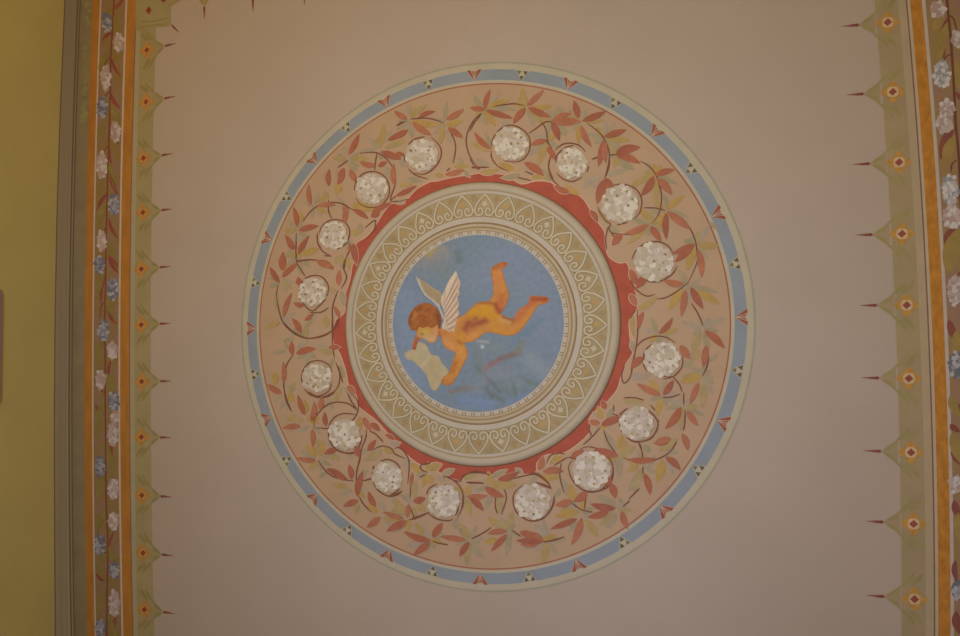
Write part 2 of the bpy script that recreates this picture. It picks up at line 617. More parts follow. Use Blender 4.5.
for x, y, rx, ry, bl in ((938, 9.5, 8, 8, 0), (957.5, 39, 6, 8, 0), (941.7, 74.4, 8, 14, 2), (947, 108, 8, 8, 0), (944.5, 123, 8, 11, 0), (950, 190, 8, 16, 2), (952, 217, 9, 12, 0),
                         (955.5, 290, 8, 15, 0), (957, 365, 8, 14, 1), (957, 484, 8, 9, 0), (959, 590, 8, 9, 1)):
    frieze_flower(T, x, y, rx, ry, bl, True)


# --- stencilled inner borders
def motif(T, cx, cy, ang, M):
    """one stencil unit in survey units: diamond at (cx, cy), spike pointing along ang"""
    band, leaf, ros, roc, dia, spk = M
    ca, sa = math.cos(ang), math.sin(ang)

    def W(u, v):
        return U(cx + u * ca - v * sa, cy + u * sa + v * ca)
    m = MB()
    for sg in (-1, 1):       # the pointed tent joining the band
        m.slab([W(*q) for q in smooth([(13, 15.5 * sg), (17, 10.5 * sg), (23, 5.0 * sg), (30, .9 * sg)], 4) + [(30, 0), (13, 0)]], .0007 + .00002 * sg, band)
    for sg in (-1, 1):       # paired leaf strokes
        m.slab([W(*q) for q in leaf_pts((14, 12 * sg), (-.5, 29 * sg), 4.4, .06 * sg)], step(.001), leaf)
        m.slab([W(*q) for q in leaf_pts((5, 13.5 * sg), (-8.5, 28 * sg), 5.6, .05 * sg)], step(.001), leaf)
        m.slab([W(*q) for q in leaf_pts((28, 1.6 * sg), (13, 12.5 * sg), 2.6, .03 * sg)], step(.001), leaf)
        m.slab([W(*q) for q in leaf_pts((27, 1.4 * sg), (15, 7.0 * sg), 2.0, .03 * sg)], step(.001), leaf)
    root = part(m, 'stencil_motif', T)
    m = MB()
    for k in range(4):
        a = k * math.pi / 2
        m.slab([W(*q) for q in lobed(6.6 * math.cos(a), 6.6 * math.sin(a), 5.8, 3, a)], step(.0013), ros)
    m.slab([W(*q) for q in lobed(0, 0, 6.6, 4, .785, n=16, cut=.12)], .0021, roc)
    r = part(m, 'rosette', root)
    m = MB()
    m.slab([W(*q) for q in ((4.6, .2), (.3, 4.4), (-4.4, 0), (-.2, -4.6))], .0024, dia)
    part(m, 'diamond', root)
    m = MB()
    m.slab([W(*q) for q in lobed(32, 0, 1.9, 4, 0, n=12, cut=.1)], .0012, spk)
    m.slab([W(*q) for q in ((33, 1.5), (37, 1.6), (41, .9), (48.5, .1), (48.5, -.1), (41, -.8), (37, -1.4), (33, -1.4))], .0012, spk)
    part(m, 'spike', root)


ML = (M_gb_l, M_olv, M_ros, M_roc, M_dia, M_spk)
MR = (M_gb_r, M_olv_r, M_ros_r, M_roc_r, M_dia_r, M_spk_r)


def unit(px, py):
    x, y = P(px, py)
    return x / S, -y / S


T = thing('stencil_border', 'dull green stencilled border with maroon spikes along the left side of the ceiling', 'stencil border', (XL(60) * S + .04, 0, H))
m = MB()
lane(m, XL, 9, 35.3, .0005, M_gb_l)
part(m, 'painted_band', T)
m = MB()
lane(m, XL, 1.6, 9, .0004, M_ge_l)
part(m, 'pale_stripe', T)
m = MB()
lane(m, XL, 0, 1.6, .0006, M_dl)
part(m, 'dark_line', T)
for q in ((147.1, 50.1), (146.3, 102), (143.7, 158.2), (143.2, 212.5), (141.6, 269), (141.6, 324.8), (142, 381.5), (141.6, 437), (142.1, 495.2), (143.3, 552.8), (144.7, 609.5)):
    x, y = unit(*q)
    motif(T, x, y, .10 - .16 * q[1] / 636, ML)

T = thing('stencil_border', 'sage stencilled border with maroon spikes beside the bright gold stripe on the right', 'stencil border', (XR(45) * S - .04, 0, H))
m = MB()
lane(m, XR, -33.5, -8.8, .0005, M_gb_r)
part(m, 'painted_band', T)
m = MB()
lane(m, XR, -33.6, -32.6, .0009, M_ge_r)
part(m, 'pale_edge_line', T)
m = MB()
lane(m, XR, -8.8, -.8, .0004, M_ge_r)
part(m, 'pale_stripe', T)
m = MB()
lane(m, XR, -.8, .7, .0006, M_dr)
part(m, 'dark_line', T)
m = MB()
lane(m, XR, .7, 3.6, .0004, M_cr_r)
part(m, 'cream_stripe', T)
for q in ((887.7, 22.5), (892.7, 92), (899, 162.4), (901.9, 233.9), (906.6, 305.2), (908.8, 378.5), (910.9, 452.4), (913.5, 523.8), (914.5, 599)):
    x, y = unit(*q)
    motif(T, x, y, math.pi - .03, MR)

# the border along the head of the ceiling, of which only the spike tips and the corner show
T = thing('stencil_border', 'stencilled border with corner block along the top edge, only its spike tips showing', 'stencil border', (CX, -545 * S, H))
m = MB()
m.slab([U(-775, 555), U(240, 555), U(240, 522), U(-700, 522), U(-716, 516), U(-716, 487), U(-775, 487)], .0009, M_gb_l)
part(m, 'painted_band', T)
m = MB()
for q in ([(-772, 490), (-740, 491), (-722, 489)], [(-766, 500), (-745, 497), (-720, 499)], [(-719, 516), (-700, 524), (-680, 525)]):
    m.ribbon([U(*p) for p in smooth(q)], .006, step(.001), M_olv)
part(m, 'leaf_scroll', T)
for X in (-661.2, -584, -505, -426):
    motif(T, X, 538.5, -math.pi / 2, ML)
m = MB()
x, y = unit(148.9, 10.4)
m.slab([U(x + 5, y), U(x, y + 6), U(x - 5, y), U(x, y - 6)], .002, M_dia)
x, y = unit(164, 0)
m.slab([U(x + 5, y), U(x, y + 4), U(x - 5, y), U(x, y - 4)], .002, M_dia)
part(m, 'diamond', T)
m = MB()
m.ribbon([P(171.5, 24.5), P(173.5, 27), P(178.5, 32)], .008, .0012, M_spk)
part(m, 'spike', T, 'slanting corner spike')

# ------------------------------------------------------------------ medallion: outer blue band
M_cream = mat('medallion_cream', (166, 148, 120), mottle=.05)
M_edge = mat('medallion_green_edge', (145, 132, 106), mottle=.06)
M_blue = mat('medallion_blue', (128, 127, 125), mottle=.06, scale=8)
M_fan = mat('fan_red', (142, 76, 54))
M_tri = mat('triangle_umber', (92, 80, 54))
M_tri2 = mat('triangle_olive', (112, 102, 72))
C3 = (CX, CY, H)
T = thing('blue_band', 'thin pale blue ring with red fans and dark triangles round the medallion', 'painted ring', C3)
m = MB()
m.ring((CX, CY), 308.6 * S, 332.5 * S, .0004, M_cream)
part(m, 'cream_ring', T)
m = MB()
m.ring((CX, CY), 332.0 * S, 334.0 * S, .00055, M_cream)
m.ring((CX, CY), 334.0 * S, 336.4 * S, .0005, M_edge)
part(m, 'green_edge', T)
m = MB()
m.ring((CX, CY), 312.8 * S, 326.6 * S, .0006, M_blue)
part(m, 'blue_ring', T)


def polar(a, r):
    """angle in degrees as seen in the photograph (counter-clockwise), radius in survey units"""
    return U(-267.01 + r * math.cos(math.radians(a)), 45.97 + r * math.sin(math.radians(a)))


def local(a, u, v):
    """u sideways, v outwards at angle a"""
    return polar(a - math.degrees(math.atan2(u, v)), math.hypot(u, v))


for k in range(16):
    a = 90 - 22.5 * k - .3
    m = MB()
    m.slab([local(a, *q) for q in ((0, 312.6), (-10.5, 326.8), (10.5, 326.8))], .0008, M_cream)
    for s in (-1, 1):
        m.slab([local(a, *q) for q in ((0, 313), (s * 10.0, 327), (s * 4.9, 327.4))], .00105 + .00002 * s, M_fan)
        m.slab([local(a, *q) for q in ((s * .4, 316.5), (s * 3.7, 325.6), (s * 1.7, 326))], .00105 + .00002 * s, M_fan)
    m.slab([local(a, *q) for q in ((0, 318), (.8, 325), (-.8, 325))], .00104, M_fan)
    part(m, 'red_fan', T)
    a -= 11.25
    m = MB()
    m.slab([local(a, *q) for q in ((0, 312.6), (-9.4, 326.9), (9.4, 326.9))], .0008, M_cream)
    d = [M_tri, M_tri, M_tri2]
    random.shuffle(d)
    for j, (u, v) in enumerate(((-4.2, 322.2), (4.2, 322.2), (0, 315.6))):
        m.slab([local(a, u + p, v + q) for p, q in ((0, -2.2), (-3.1, 3.4), (3.1, 3.4))], .00105, d[j])
    part(m, 'triangle_trio', T)

# ------------------------------------------------------------------ medallion: garland
M_sal = mat('garland_salmon', (165, 131, 99), mottle=.05, scale=7)
M_redl = mat('garland_red_line', (150, 90, 66))
M_red = mat('garland_red_ground', (154, 74, 54), mottle=.10, scale=25)
M_out = mat('garland_pale_outline', (182, 140, 112))
M_stem = mat('garland_stem', (116, 72, 50), mottle=.15, scale=40)
M_leaf = {'r': [mat('leaf_brick', (152, 89, 63), mottle=.12, scale=30), mat('leaf_rose', (156, 96, 68), mottle=.12, scale=30), mat('leaf_russet', (146, 85, 61), mottle=.12, scale=30)],
          'y': [mat('leaf_ochre', (157, 126, 77), mottle=.10, scale=30), mat('leaf_gold', (161, 125, 69), mottle=.10, scale=30), mat('leaf_straw', (153, 127, 84), mottle=.10, scale=30)],
          'g': [mat('leaf_sage', (149, 127, 97), mottle=.08, scale=30), mat('leaf_moss', (145, 125, 92), mottle=.08, scale=30), mat('leaf_grey', (152, 129, 103), mottle=.08, scale=30)]}
M_pet = [mat('petal_white', (190, 172, 148), mottle=.08, scale=60), mat('petal_cream', (168, 147, 120), mottle=.08, scale=60), mat('petal_shell', (176, 155, 134), mottle=.08, scale=60)]
M_base = mat('flower_base', (164, 140, 112), mottle=.08, scale=40)
M_eye = [mat('flower_eye_olive', (148, 124, 90)), mat('flower_eye_ochre', (162, 128, 84)), mat('flower_eye_umber', (136, 108, 80))]

G = thing('leaf_garland', 'broad salmon ring of curling leafy stems and white snowball flowers in the medallion', 'painted garland', C3)
m = MB()
m.ring((CX, CY), 176 * S, 308.8 * S, .0004, M_sal)
part(m, 'salmon_ground', G)
m = MB()
m.ring((CX, CY), 307.0 * S, 308.7 * S, .0007, M_redl)
part(m, 'red_line', G)
RED = [(485, 172), (500, 174), (508, 176), (521, 184), (536, 181), (550, 182), (558, 187), (580, 196), (590, 209), (598, 222), (604.6, 232), (605.5, 246), (609.5, 257.5), (619.4, 263), (627, 263),
       (631, 276), (636, 293), (637.6, 308.6), (630, 321), (630, 337), (633, 352), (626, 364), (621, 377), (617, 390), (606, 403), (598, 409), (589, 419), (589.5, 433), (570, 450), (558, 454),
       (546, 455), (537, 463), (535, 473), (515, 474.6), (491.4, 475), (480, 472), (468, 474), (461, 480), (456, 480), (444, 475), (432, 468), (421, 465), (413, 460), (404, 452), (396, 444),
       (379, 423), (365, 412), (358.6, 406), (356, 394), (349, 386), (346, 371), (340, 354), (334, 344), (332.5, 332), (336, 320), (345, 312), (344.5, 298), (350, 280), (352.3, 266), (355.5, 258),
       (356, 244), (366, 237), (374, 228), (384, 212), (392, 203.5), (404, 202), (417, 189), (430, 182), (437, 181), (455, 177), (471, 174.6)]
m = MB()
ro = smooth([P(*q) for q in RED + RED[:1]], 3)[:-1]
ri = []
for x, y in ro:
    a = math.atan2(y - CY, x - CX)
    ri.append((CX + 177 * S * math.cos(a), CY + 177 * S * math.sin(a)))
k0, n = 0, len(ro)
m.v = [(x, y, H - .0008) for x, y in ro + ri] + [(x, y, H) for x, y in ro + ri]
for i in range(n):
    j = (i + 1) % n
    m.f += [[i, j, n + j, n + i], [i, 2 * n + i, 2 * n + j, j]]
m.m = [m.mi(M_red)] * len(m.f)
m.ribbon(ro + ro[:1], .0036, .00095, M_out, taper=False)
part(m, 'red_ground', G)

# leaves: (colour, base, tip, width) and stems, in 636-pixel survey sheets of 100 photograph pixels each
SHEETS = {}
SHEETS['A'] = ((470, 80), [
    ['r 95 190 130 62 42', 'r 95 190 0 180 42', 'r 100 195 275 245 45', 'y 95 195 165 297 50', 'y 105 185 255 128 45', 'g 90 185 22 90 45', 'g 110 195 300 192 44', 'g 100 180 190 75 32'],
    ['r 365 165 470 64 46', 'y 360 170 333 45 52', 'y 370 175 525 165 42', 'r 370 175 512 236 52', 'r 355 180 275 278 56', 'g 365 185 405 305 50', 'y 365 180 455 275 60'],
    ['r 520 270 568 388 56', 'g 520 260 578 168 50', 'g 525 275 628 340 48'],
    ['r 130 440 28 332 46', 'y 135 450 8 405 60', 'g 140 440 95 330 34'],
    ['r 490 385 385 415 46', 'y 492 390 432 548 56', 'g 488 390 385 348 50', 'g 488 395 372 485 56'],
    ['y 288 570 178 525 62', 'r 345 525 472 612 58', 'g 330 600 195 622 48', 'y 62 590 197 566 48', 'g 38 500 130 560 56', 'y 385 625 505 612 44', 'g 216 330 226 245 56']],
    ['150 170 220 158 280 152 350 165', '75 215 30 270 0 325', '135 425 145 375 185 320 230 293 280 290 340 320 378 370 380 440 345 500 290 522 215 515', '135 450 140 500 180 550 245 583',
     '375 340 440 295 480 268 520 265', '455 270 485 320 495 390 520 440 540 480', '510 490 500 560 530 630', '0 500 30 550 60 570', '10 555 120 555', '350 580 405 605', '300 620 390 640'])
SHEETS['B'] = ((540, 100), [
    ['r 75 135 205 86 44', 'r 80 142 265 138 62', 'g 80 130 152 55 46', 'g 82 150 170 235 46', 'g 85 120 210 60 30'],
    ['r 245 118 215 2 50', 'r 270 135 418 74 54', 'y 280 140 402 133 44', 'r 262 165 328 298 46', 'y 258 158 245 282 48', 'g 268 130 285 60 38'],
    ['r 410 235 550 190 52', 'y 412 240 572 258 54', 'r 412 250 372 425 56', 'r 414 260 418 405 44', 'g 408 232 415 130 46', 'g 395 235 300 212 38', 'g 420 235 480 140 36'],
    ['r 480 350 600 288 66', 'r 500 345 640 300 60', 'r 485 352 640 405 54', 'g 490 360 605 445 60', 'g 478 345 500 245 42'],
    ['r 450 545 352 625 70', 'r 418 500 372 630 70', 'r 412 500 455 545 40', 'y 252 602 155 536 44', 'g 430 482 560 440 42', 'g 268 562 395 478 56', 'r 190 588 88 545 46', 'r 45 300 100 385 46', 'g 70 515 0 430 48', 'y 640 500 588 562 48']],
    ['0 160 40 140 75 140', '20 150 45 210 45 280', '300 150 350 185 400 235 435 310 440 380 420 470 410 500', '170 120 230 130', '330 378 380 362', '445 350 490 348',
     '95 320 140 285 190 275 250 290 290 330', '100 400 110 350 160 305 215 290', '105 465 150 505 210 518 270 490', '310 420 300 460', '75 340 55 420 75 500 130 555'])
SHEETS['C'] = ((590, 150), [
    ['r 412 162 540 125 48', 'r 408 168 325 292 62', 'y 402 165 282 224 48', 'r 430 178 522 284 58', 'y 415 180 410 352 46', 'g 418 162 505 180 40', 'g 405 158 355 78 40', 'g 420 170 560 220 36'],
    ['y 485 378 602 290 46', 'r 490 390 640 505 56', 'r 485 400 486 572 48', 'y 472 392 425 505 46', 'g 490 385 622 424 44', 'y 330 372 372 455 44', 'g 488 375 470 280 34'],
    ['r 375 475 218 534 52', 'r 385 485 452 582 52', 'y 375 480 238 602 54', 'g 370 470 262 438 38', 'g 372 485 300 560 34', 'g 385 480 480 520 34'],
    ['r 95 190 45 345 66', 'r 92 182 150 232 50', 'y 50 378 112 472 44', 'r 0 382 50 462 42', 'r 205 530 140 612 60', 'g 130 478 182 562 48', 'g 20 250 60 180 36']],
    ['20 55 60 45', '125 35 165 30', '125 50 120 110 100 170', '320 70 370 100 415 150 440 220 455 300 440 400 395 470', '340 368 420 370 480 385', '130 230 190 218 260 230 310 270 330 330 315 400 280 440',
     '170 478 240 460', '50 360 60 390 100 450 130 470 120 500 150 530 265 540', '115 490 100 560 105 636', '130 520 185 600'])
SHEETS['D'] = ((630, 200), [
    ['r 412 284 272 340 60', 'r 405 286 285 396 56', 'r 430 310 455 497 50', 'y 430 290 568 292 58', 'y 420 305 365 452 58', 'g 425 280 512 158 46', 'g 435 300 500 380 36'],
    ['r 345 535 208 512 52', 'g 360 528 300 440 40', 'r 103 482 40 562 58', 'r 0 440 50 552 54', 'g 560 190 500 140 30']],
    ['240 85 320 110 380 180 415 260 425 330 425 400 370 525', '370 525 300 580 230 620 170 630', '10 380 40 320 100 275 180 265 245 295 280 350', '300 420 270 470 200 515 130 520 70 500', '0 490 30 560 100 610 160 600'])
SHEETS['E'] = ((630, 280), [
    ['r 385 45 465 187 54', 'y 420 75 572 158 54', 'r 352 60 325 237 48', 'y 335 55 245 197 56', 'g 400 40 562 82 36', 'g 370 55 395 150 36'],
    ['r 182 345 272 238 44', 'y 190 340 306 310 48', 'g 178 340 140 235 38', 'g 175 350 90 300 34'],
    ['r 475 322 602 436 54', 'y 452 335 395 472 54', 'g 475 305 600 240 44', 'g 470 330 500 465 40', 'g 455 318 320 262 40', 'g 460 300 430 210 30'],
    ['r 485 415 465 557 50', 'y 330 615 462 605 50', 'g 330 520 395 565 42', 'g 490 520 560 470 36'],
    ['y 45 190 178 98 48', 'r 85 200 55 315 40', 'y 20 218 30 375 42', 'r 0 90 42 165 50', 'r 318 415 382 505 58', 'r 85 490 5 565 58', 'g 70 590 0 620 40', 'g 10 380 40 470 44']],
    ['390 150 430 210 465 290', '500 480 490 550 460 610', '45 190 50 300 40 420 20 520 10 600', '0 250 30 190', '30 440 80 385 160 358 230 365 290 400', '140 405 95 455 85 530 105 580', '335 480 330 550 280 610 210 630',
     '185 530 215 555 235 585'])
SHEETS['F'] = ((620, 350), [
    ['r 262 288 105 213 52', 'r 275 288 340 190 48', 'y 250 275 180 192 56', 'y 265 305 235 425 48', 'g 270 280 300 190 36', 'g 280 300 380 330 34'],
    ['r 390 360 285 503 58', 'y 405 360 385 515 48', 'r 425 385 497 485 46', 'g 415 350 480 290 36', 'g 395 360 285 378 40', 'g 420 370 540 420 34'],
    ['y 525 165 378 205 58', 'r 500 205 445 345 44', 'y 532 205 520 375 56', 'g 530 190 595 290 40', 'g 520 160 445 108 42', 'g 540 180 600 220 30'],
    ['r 320 570 213 592 48', 'y 345 590 245 636 50', 'r 395 530 432 640 48', 'g 370 560 300 620 40', 'y 20 328 150 332 48', 'g 205 145 70 195 44']],
    ['565 50 550 110 525 165', '335 170 375 215 395 265', '265 300 320 300 385 280', '405 270 405 350', '415 380 410 480 400 510', '20 305 90 303 155 320', '195 350 225 385', '0 420 20 390 50 370',
     '155 370 210 410 240 460 235 500 200 560 140 585', '40 555 80 580 120 590 140 636', '360 580 330 636', '30 100 10 160 25 210 60 180 75 130', '100 0 80 80 70 140', '260 165 335 170'])
SHEETS['G'] = ((580, 400), [
    ['y 262 345 352 298 64', 'y 262 340 262 212 58', 'g 225 330 158 195 66', 'r 245 355 108 305 58', 'g 258 365 250 500 56', 'y 245 330 300 260 40'],
    ['r 310 378 492 372 46', 'y 398 430 338 592 58', 'r 408 465 447 605 50', 'g 370 450 298 592 46', 'g 405 420 500 470 34', 'g 400 385 360 320 30'],
    ['r 545 362 640 445 50', 'y 525 380 490 525 66', 'r 578 243 470 275 46', 'y 612 250 498 322 48', 'g 450 330 395 290 46', 'g 545 375 590 470 44', 'g 480 350 430 440 34'],
    ['r 135 162 277 113 58', 'r 130 150 58 130 50', 'y 148 125 118 38 50', 'g 168 115 222 35 50', 'r 160 60 140 0 46', 'g 130 165 90 210 32'],
    ['r 198 530 225 625 58', 'r 195 495 168 552 48']],
    ['20 285 80 230 135 170', '65 150 60 190 75 230', '275 365 340 390 400 398 480 380 560 340 610 280', '375 280 395 330 402 400', '400 420 400 470', '380 560 310 630', '150 190 180 270 230 340',
     '0 310 50 297 110 310 170 350 205 410 210 480 180 550 110 580 50 580 0 560', '205 88 245 100', '250 90 300 55', '250 150 265 205', '290 235 340 262 400 262 450 240 490 190 500 120', '410 50 470 95 495 140', '215 30 215 70'])
SHEETS['H'] = ((530, 450), [
    ['r 365 265 278 328 58', 'y 300 400 158 422 60', 'r 300 436 132 502 46', 'r 330 430 264 602 58', 'y 348 445 432 556 54', 'y 320 395 188 378 40', 'g 330 390 240 345 40', 'g 300 450 245 525 48'],
    ['r 545 372 383 342 54', 'r 500 395 366 428 50', 'y 530 398 438 474 50', 'r 582 388 622 503 50', 'g 530 350 430 285 58', 'g 550 400 498 500 56', 'g 600 370 560 300 34'],
    ['r 272 325 158 352 54', 'y 265 320 250 215 58', 'g 248 298 198 178 58', 'g 160 300 190 240 40'],
    ['y 202 45 118 92 50', 'r 92 135 215 135 50', 'r 55 128 86 38 56', 'y 108 165 195 180 46', 'r 262 42 345 0 58', 'r 405 0 552 40 48', 'g 60 140 20 200 34'],
    ['g 100 555 28 475 58', 'r 90 580 -40 540 66', 'r 60 588 -60 600 60', 'g 95 545 85 440 44', 'y 105 588 98 640 50', 'g 110 580 230 560 40', 'g 480 440 500 500 36']],
    ['105 85 130 35 180 20 225 25', '150 100 240 45', '200 80 190 160 215 270', '240 45 290 60 320 115', '265 335 330 380 400 395', '360 270 345 380',
     '270 60 245 110 265 180 310 235 370 265 440 258 490 215 525 150 520 80 470 20 420 0', '0 150 50 150 110 200 135 245', '30 205 90 220 140 245', '150 300 140 360 90 430 30 450 0 448', '590 360 636 320', '90 580 150 575 220 550'])
SHEETS['I'] = ((460, 465), [
    ['r 300 420 173 436 46', 'r 302 440 198 548 46', 'y 320 400 336 288 50', 'y 312 400 198 368 60', 'y 245 475 148 492 50', 'g 305 440 295 575 58', 'y 232 392 178 328 48', 'g 310 395 250 330 36'],
    ['r 380 425 490 440 50', 'r 530 488 358 480 50', 'g 545 470 535 360 56', 'y 555 498 528 625 58', 'g 540 490 390 536 38', 'g 560 490 620 560 40'],
    ['y 190 125 362 126 76', 'r 240 92 382 40 56', 'r 158 140 282 202 60', 'g 200 82 302 28 42', 'g 202 190 165 285 46', 'y 250 198 252 305 58', 'y 160 115 230 95 40'],
    ['r 40 200 178 194 44', 'r 60 205 152 292 50', 'y 42 215 70 330 50', 'g 60 130 132 172 46', 'g 30 210 10 290 32'],
    ['y 60 470 0 375 50', 'r 60 490 -2 582 50', 'y 62 495 45 636 54', 'g 70 490 152 595 56', 'g 60 470 110 380 36'],
    ['y 20 92 122 50 50', 'y 490 60 602 92 50', 'r 525 40 640 28 40', 'g 400 60 350 20 36', 'g 480 70 440 130 36']],
    ['0 100 40 60 110 40 190 65', '40 108 150 112', '75 470 150 430 200 395', '280 150 295 210 265 315', '230 160 225 260 240 310', '300 98 400 70 480 60 550 105 580 150', '490 112 580 150',
     '410 120 350 170 338 230 360 300 430 350 500 350 560 310 600 240 600 190', '330 415 390 455', '530 490 636 465', '0 140 20 180 15 260 0 310'])
SHEETS['J'] = ((390, 460), [
    ['r 260 512 88 455 52', 'r 270 490 335 398 58', 'r 255 525 152 602 54', 'y 218 475 162 398 46', 'g 255 505 200 400 38', 'g 222 525 98 545 38', 'g 270 505 350 470 34'],
    ['r 490 510 318 485 44', 'g 500 500 430 430 44', 'g 505 500 420 545 34'],
    ['r 148 262 227 244 54', 'y 150 242 168 128 60', 'r 120 282 110 365 50', 'y 165 288 232 322 56', 'y 92 342 28 258 58', 'g 100 350 20 305 40', 'g 130 265 60 220 36'],
    ['y 240 62 332 28 66', 'y 192 82 138 28 50', 'y 258 98 258 152 56', 'g 328 100 412 58 50', 'g 298 110 352 132 40', 'r 145 80 128 175 30', 'g 235 70 180 130 34'],
    ['r 112 385 -5 442 50', 'g 110 400 18 462 48', 'r 62 372 -5 338 40', 'g 412 440 425 365 56', 'y 130 380 110 460 38']],
    ['255 15 200 30 200 60 240 78', '190 110 225 92', '340 110 370 108 430 150 465 210 465 290 430 365', '340 100 440 135 470 95 540 80 636 90', '490 145 600 148', '245 340 300 375 370 385 400 375', '440 265 430 330 410 350',
     '350 155 410 190', '235 220 250 180 300 150', '325 235 295 275', '120 380 180 365 245 335', '130 300 160 380', '270 515 320 530 370 538', '520 500 590 465 636 435', '0 220 40 215 80 195'])
SHEETS['K'] = ((330, 435), [
    ['r 140 282 122 188 52', 'r 175 392 212 225 58', 'r 182 415 86 452 50', 'y 182 428 168 502 48', 'y 112 332 15 310 48', 'r 95 288 -5 228 46', 'g 100 285 58 240 34', 'g 190 300 240 220 36'],
    ['r 292 455 245 358 50', 'y 305 492 238 438 54', 'r 320 522 234 588 54', 'y 452 532 338 532 40', 'r 470 532 338 488 42', 'y 462 505 428 408 58', 'g 440 442 388 390 48', 'g 350 472 308 428 42', 'g 330 520 390 590 36'],
    ['r 482 545 358 612 54', 'g 400 600 480 580 36'],
    ['y 228 155 332 95 66', 'r 240 100 296 28 46', 'y 338 78 412 122 58', 'g 378 52 452 48 50', 'g 478 150 502 235 58', 'y 508 180 582 232 46', 'r 190 132 160 68 50', 'y 62 152 0 148 48', 'g 200 92 245 112 44', 'r 412 28 350 -5 36', 'g 210 160 300 150 36']],
    ['0 40 40 90 120 118 170 100 200 30 205 0', '235 0 220 40', '300 0 340 45', '190 140 175 220 165 280', '185 390 215 440 265 490', '210 290 265 280', '320 165 370 155 420 175 450 210', '285 205 270 245',
     '275 300 305 350 370 388 430 380 460 355', '380 385 430 355 450 325', '260 100 330 70 390 85 415 120 480 150', '410 85 440 80 480 115 505 180 495 310', '590 190 636 180', '525 240 515 320 510 400', '520 530 580 510 636 490'])
SHEETS['L'] = ((280, 390), [
    ['r 132 230 18 242 46', 'r 162 162 118 38 46', 'y 152 196 48 178 50', 'y 165 152 170 76 50', 'r 204 202 222 78 54', 'r 206 248 210 365 46', 'g 190 225 110 270 36', 'y 75 15 55 75 56', 'g 210 220 270 290 30'],
    ['r 230 446 108 430 42', 'y 242 456 182 502 50', 'y 250 422 282 328 54', 'r 362 380 283 407 50', 'y 232 422 168 348 58', 'y 330 415 350 445 46', 'g 232 432 128 378 48', 'g 260 440 330 480 34'],
    ['r 295 500 432 572 46', 'r 260 122 272 48 54', 'r 295 232 286 138 44', 'g 300 520 250 560 36'],
    ['y 510 168 512 262 50', 'r 530 170 582 262 50', 'r 578 208 640 262 50', 'r 482 370 502 425 56', 'y 370 40 338 82 40', 'g 450 0 440 60 40', 'g 480 400 430 440 36', 'g 340 120 300 60 34']],
    ['30 20 45 80 75 135', '215 240 260 242 310 245 370 240 430 220 480 170 500 110 490 60 450 20', '215 235 230 170 280 110 340 80 410 80 460 100 490 130', '430 20 460 80 490 120',
     '480 155 420 148 360 165 320 210 310 270 320 330 360 380 420 400 480 390 515 340 520 290', '550 250 545 310 520 370 510 440 490 510 485 580', '170 10 230 45 290 40 350 5', '245 445 280 500 330 545 410 570 470 577',
     '530 577 585 560', '590 500 600 480', '570 260 610 280 636 310'])
SHEETS['M'] = ((255, 320), [
    ['r 238 222 236 136 46', 'r 262 215 392 182 54', 'g 270 180 342 128 44', 'g 380 162 482 164 26', 'y 492 214 398 188 48', 'r 468 176 548 172 42', 'g 240 200 180 130 36'],
    ['r 170 466 78 408 52', 'r 182 402 180 266 44', 'y 130 412 124 328 58', 'y 212 480 252 515 58', 'r 312 602 274 478 44', 'y 322 592 320 505 50', 'g 200 420 262 442 40', 'g 175 470 120 520 34'],
    ['r 368 622 377 526 46', 'r 416 572 427 488 50', 'y 542 418 520 495 58', 'g 540 280 572 375 50', 'r 588 418 640 472 50', 'y 262 612 205 636 48', 'g 200 202 108 212 38', 'g 250 122 178 132 38', 'g 505 240 480 310 36', 'g 560 420 600 480 36']],
    ['180 10 240 70 320 112 400 112 470 85 515 30 525 0', '490 0 495 150 505 240', '245 220 205 280 185 360 190 460 230 570', '490 330 470 285 410 258 350 270 310 315 297 370 305 405', '315 440 360 480 420 480 470 450 490 405',
     '340 455 410 490 480 480 530 420 540 350 515 270', '530 290 560 400', '400 600 440 550 510 523 590 530 630 560', '500 620 560 595 636 600', '590 470 620 530'])
SHEETS['N'] = ((258, 240), [
    ['r 138 270 78 172 46', 'r 152 192 162 76 46', 'r 155 238 252 154 46', 'y 158 212 205 148 50', 'y 126 442 114 338 42', 'g 140 260 60 240 30', 'g 160 250 240 270 30'],
    ['r 232 62 182 -5 46', 'r 258 92 312 -5 46', 'y 268 92 385 58 58', 'g 240 110 190 60 36', 'g 255 130 330 170 34'],
    ['r 163 492 217 336 48', 'y 142 524 56 562 54', 'r 277 592 218 498 50', 'y 300 622 302 535 50', 'g 300 560 350 500 36', 'g 160 510 240 460 34'],
    ['r 482 186 368 130 50', 'y 488 142 545 98 50', 'r 513 292 522 188 52', 'r 266 292 258 236 50', 'r 292 420 228 400 40', 'r 298 512 358 464 36', 'y 455 320 495 320 46', 'g 530 320 548 425 58', 'g 330 470 374 505 36', 'r 522 492 484 418 42', 'y 440 562 430 478 56',
     'y 580 120 580 192 40', 'r 590 30 602 85 52', 'g 560 200 520 150 34']],
    ['130 290 120 360 150 500 200 570 270 615 340 625 430 600 490 560 515 500 500 440', '475 440 475 636', '480 570 475 430 510 320', '250 150 300 230', '245 135 320 125 375 130', '390 30 410 70 460 100',
     '260 340 275 280 310 240 370 225 420 245 450 300 440 360', '265 370 310 430 350 450 390 420 435 375', '330 460 400 460 450 430', '320 265 400 325', '550 130 545 180 565 240 530 310', '590 50 550 140', '250 110 240 60'])
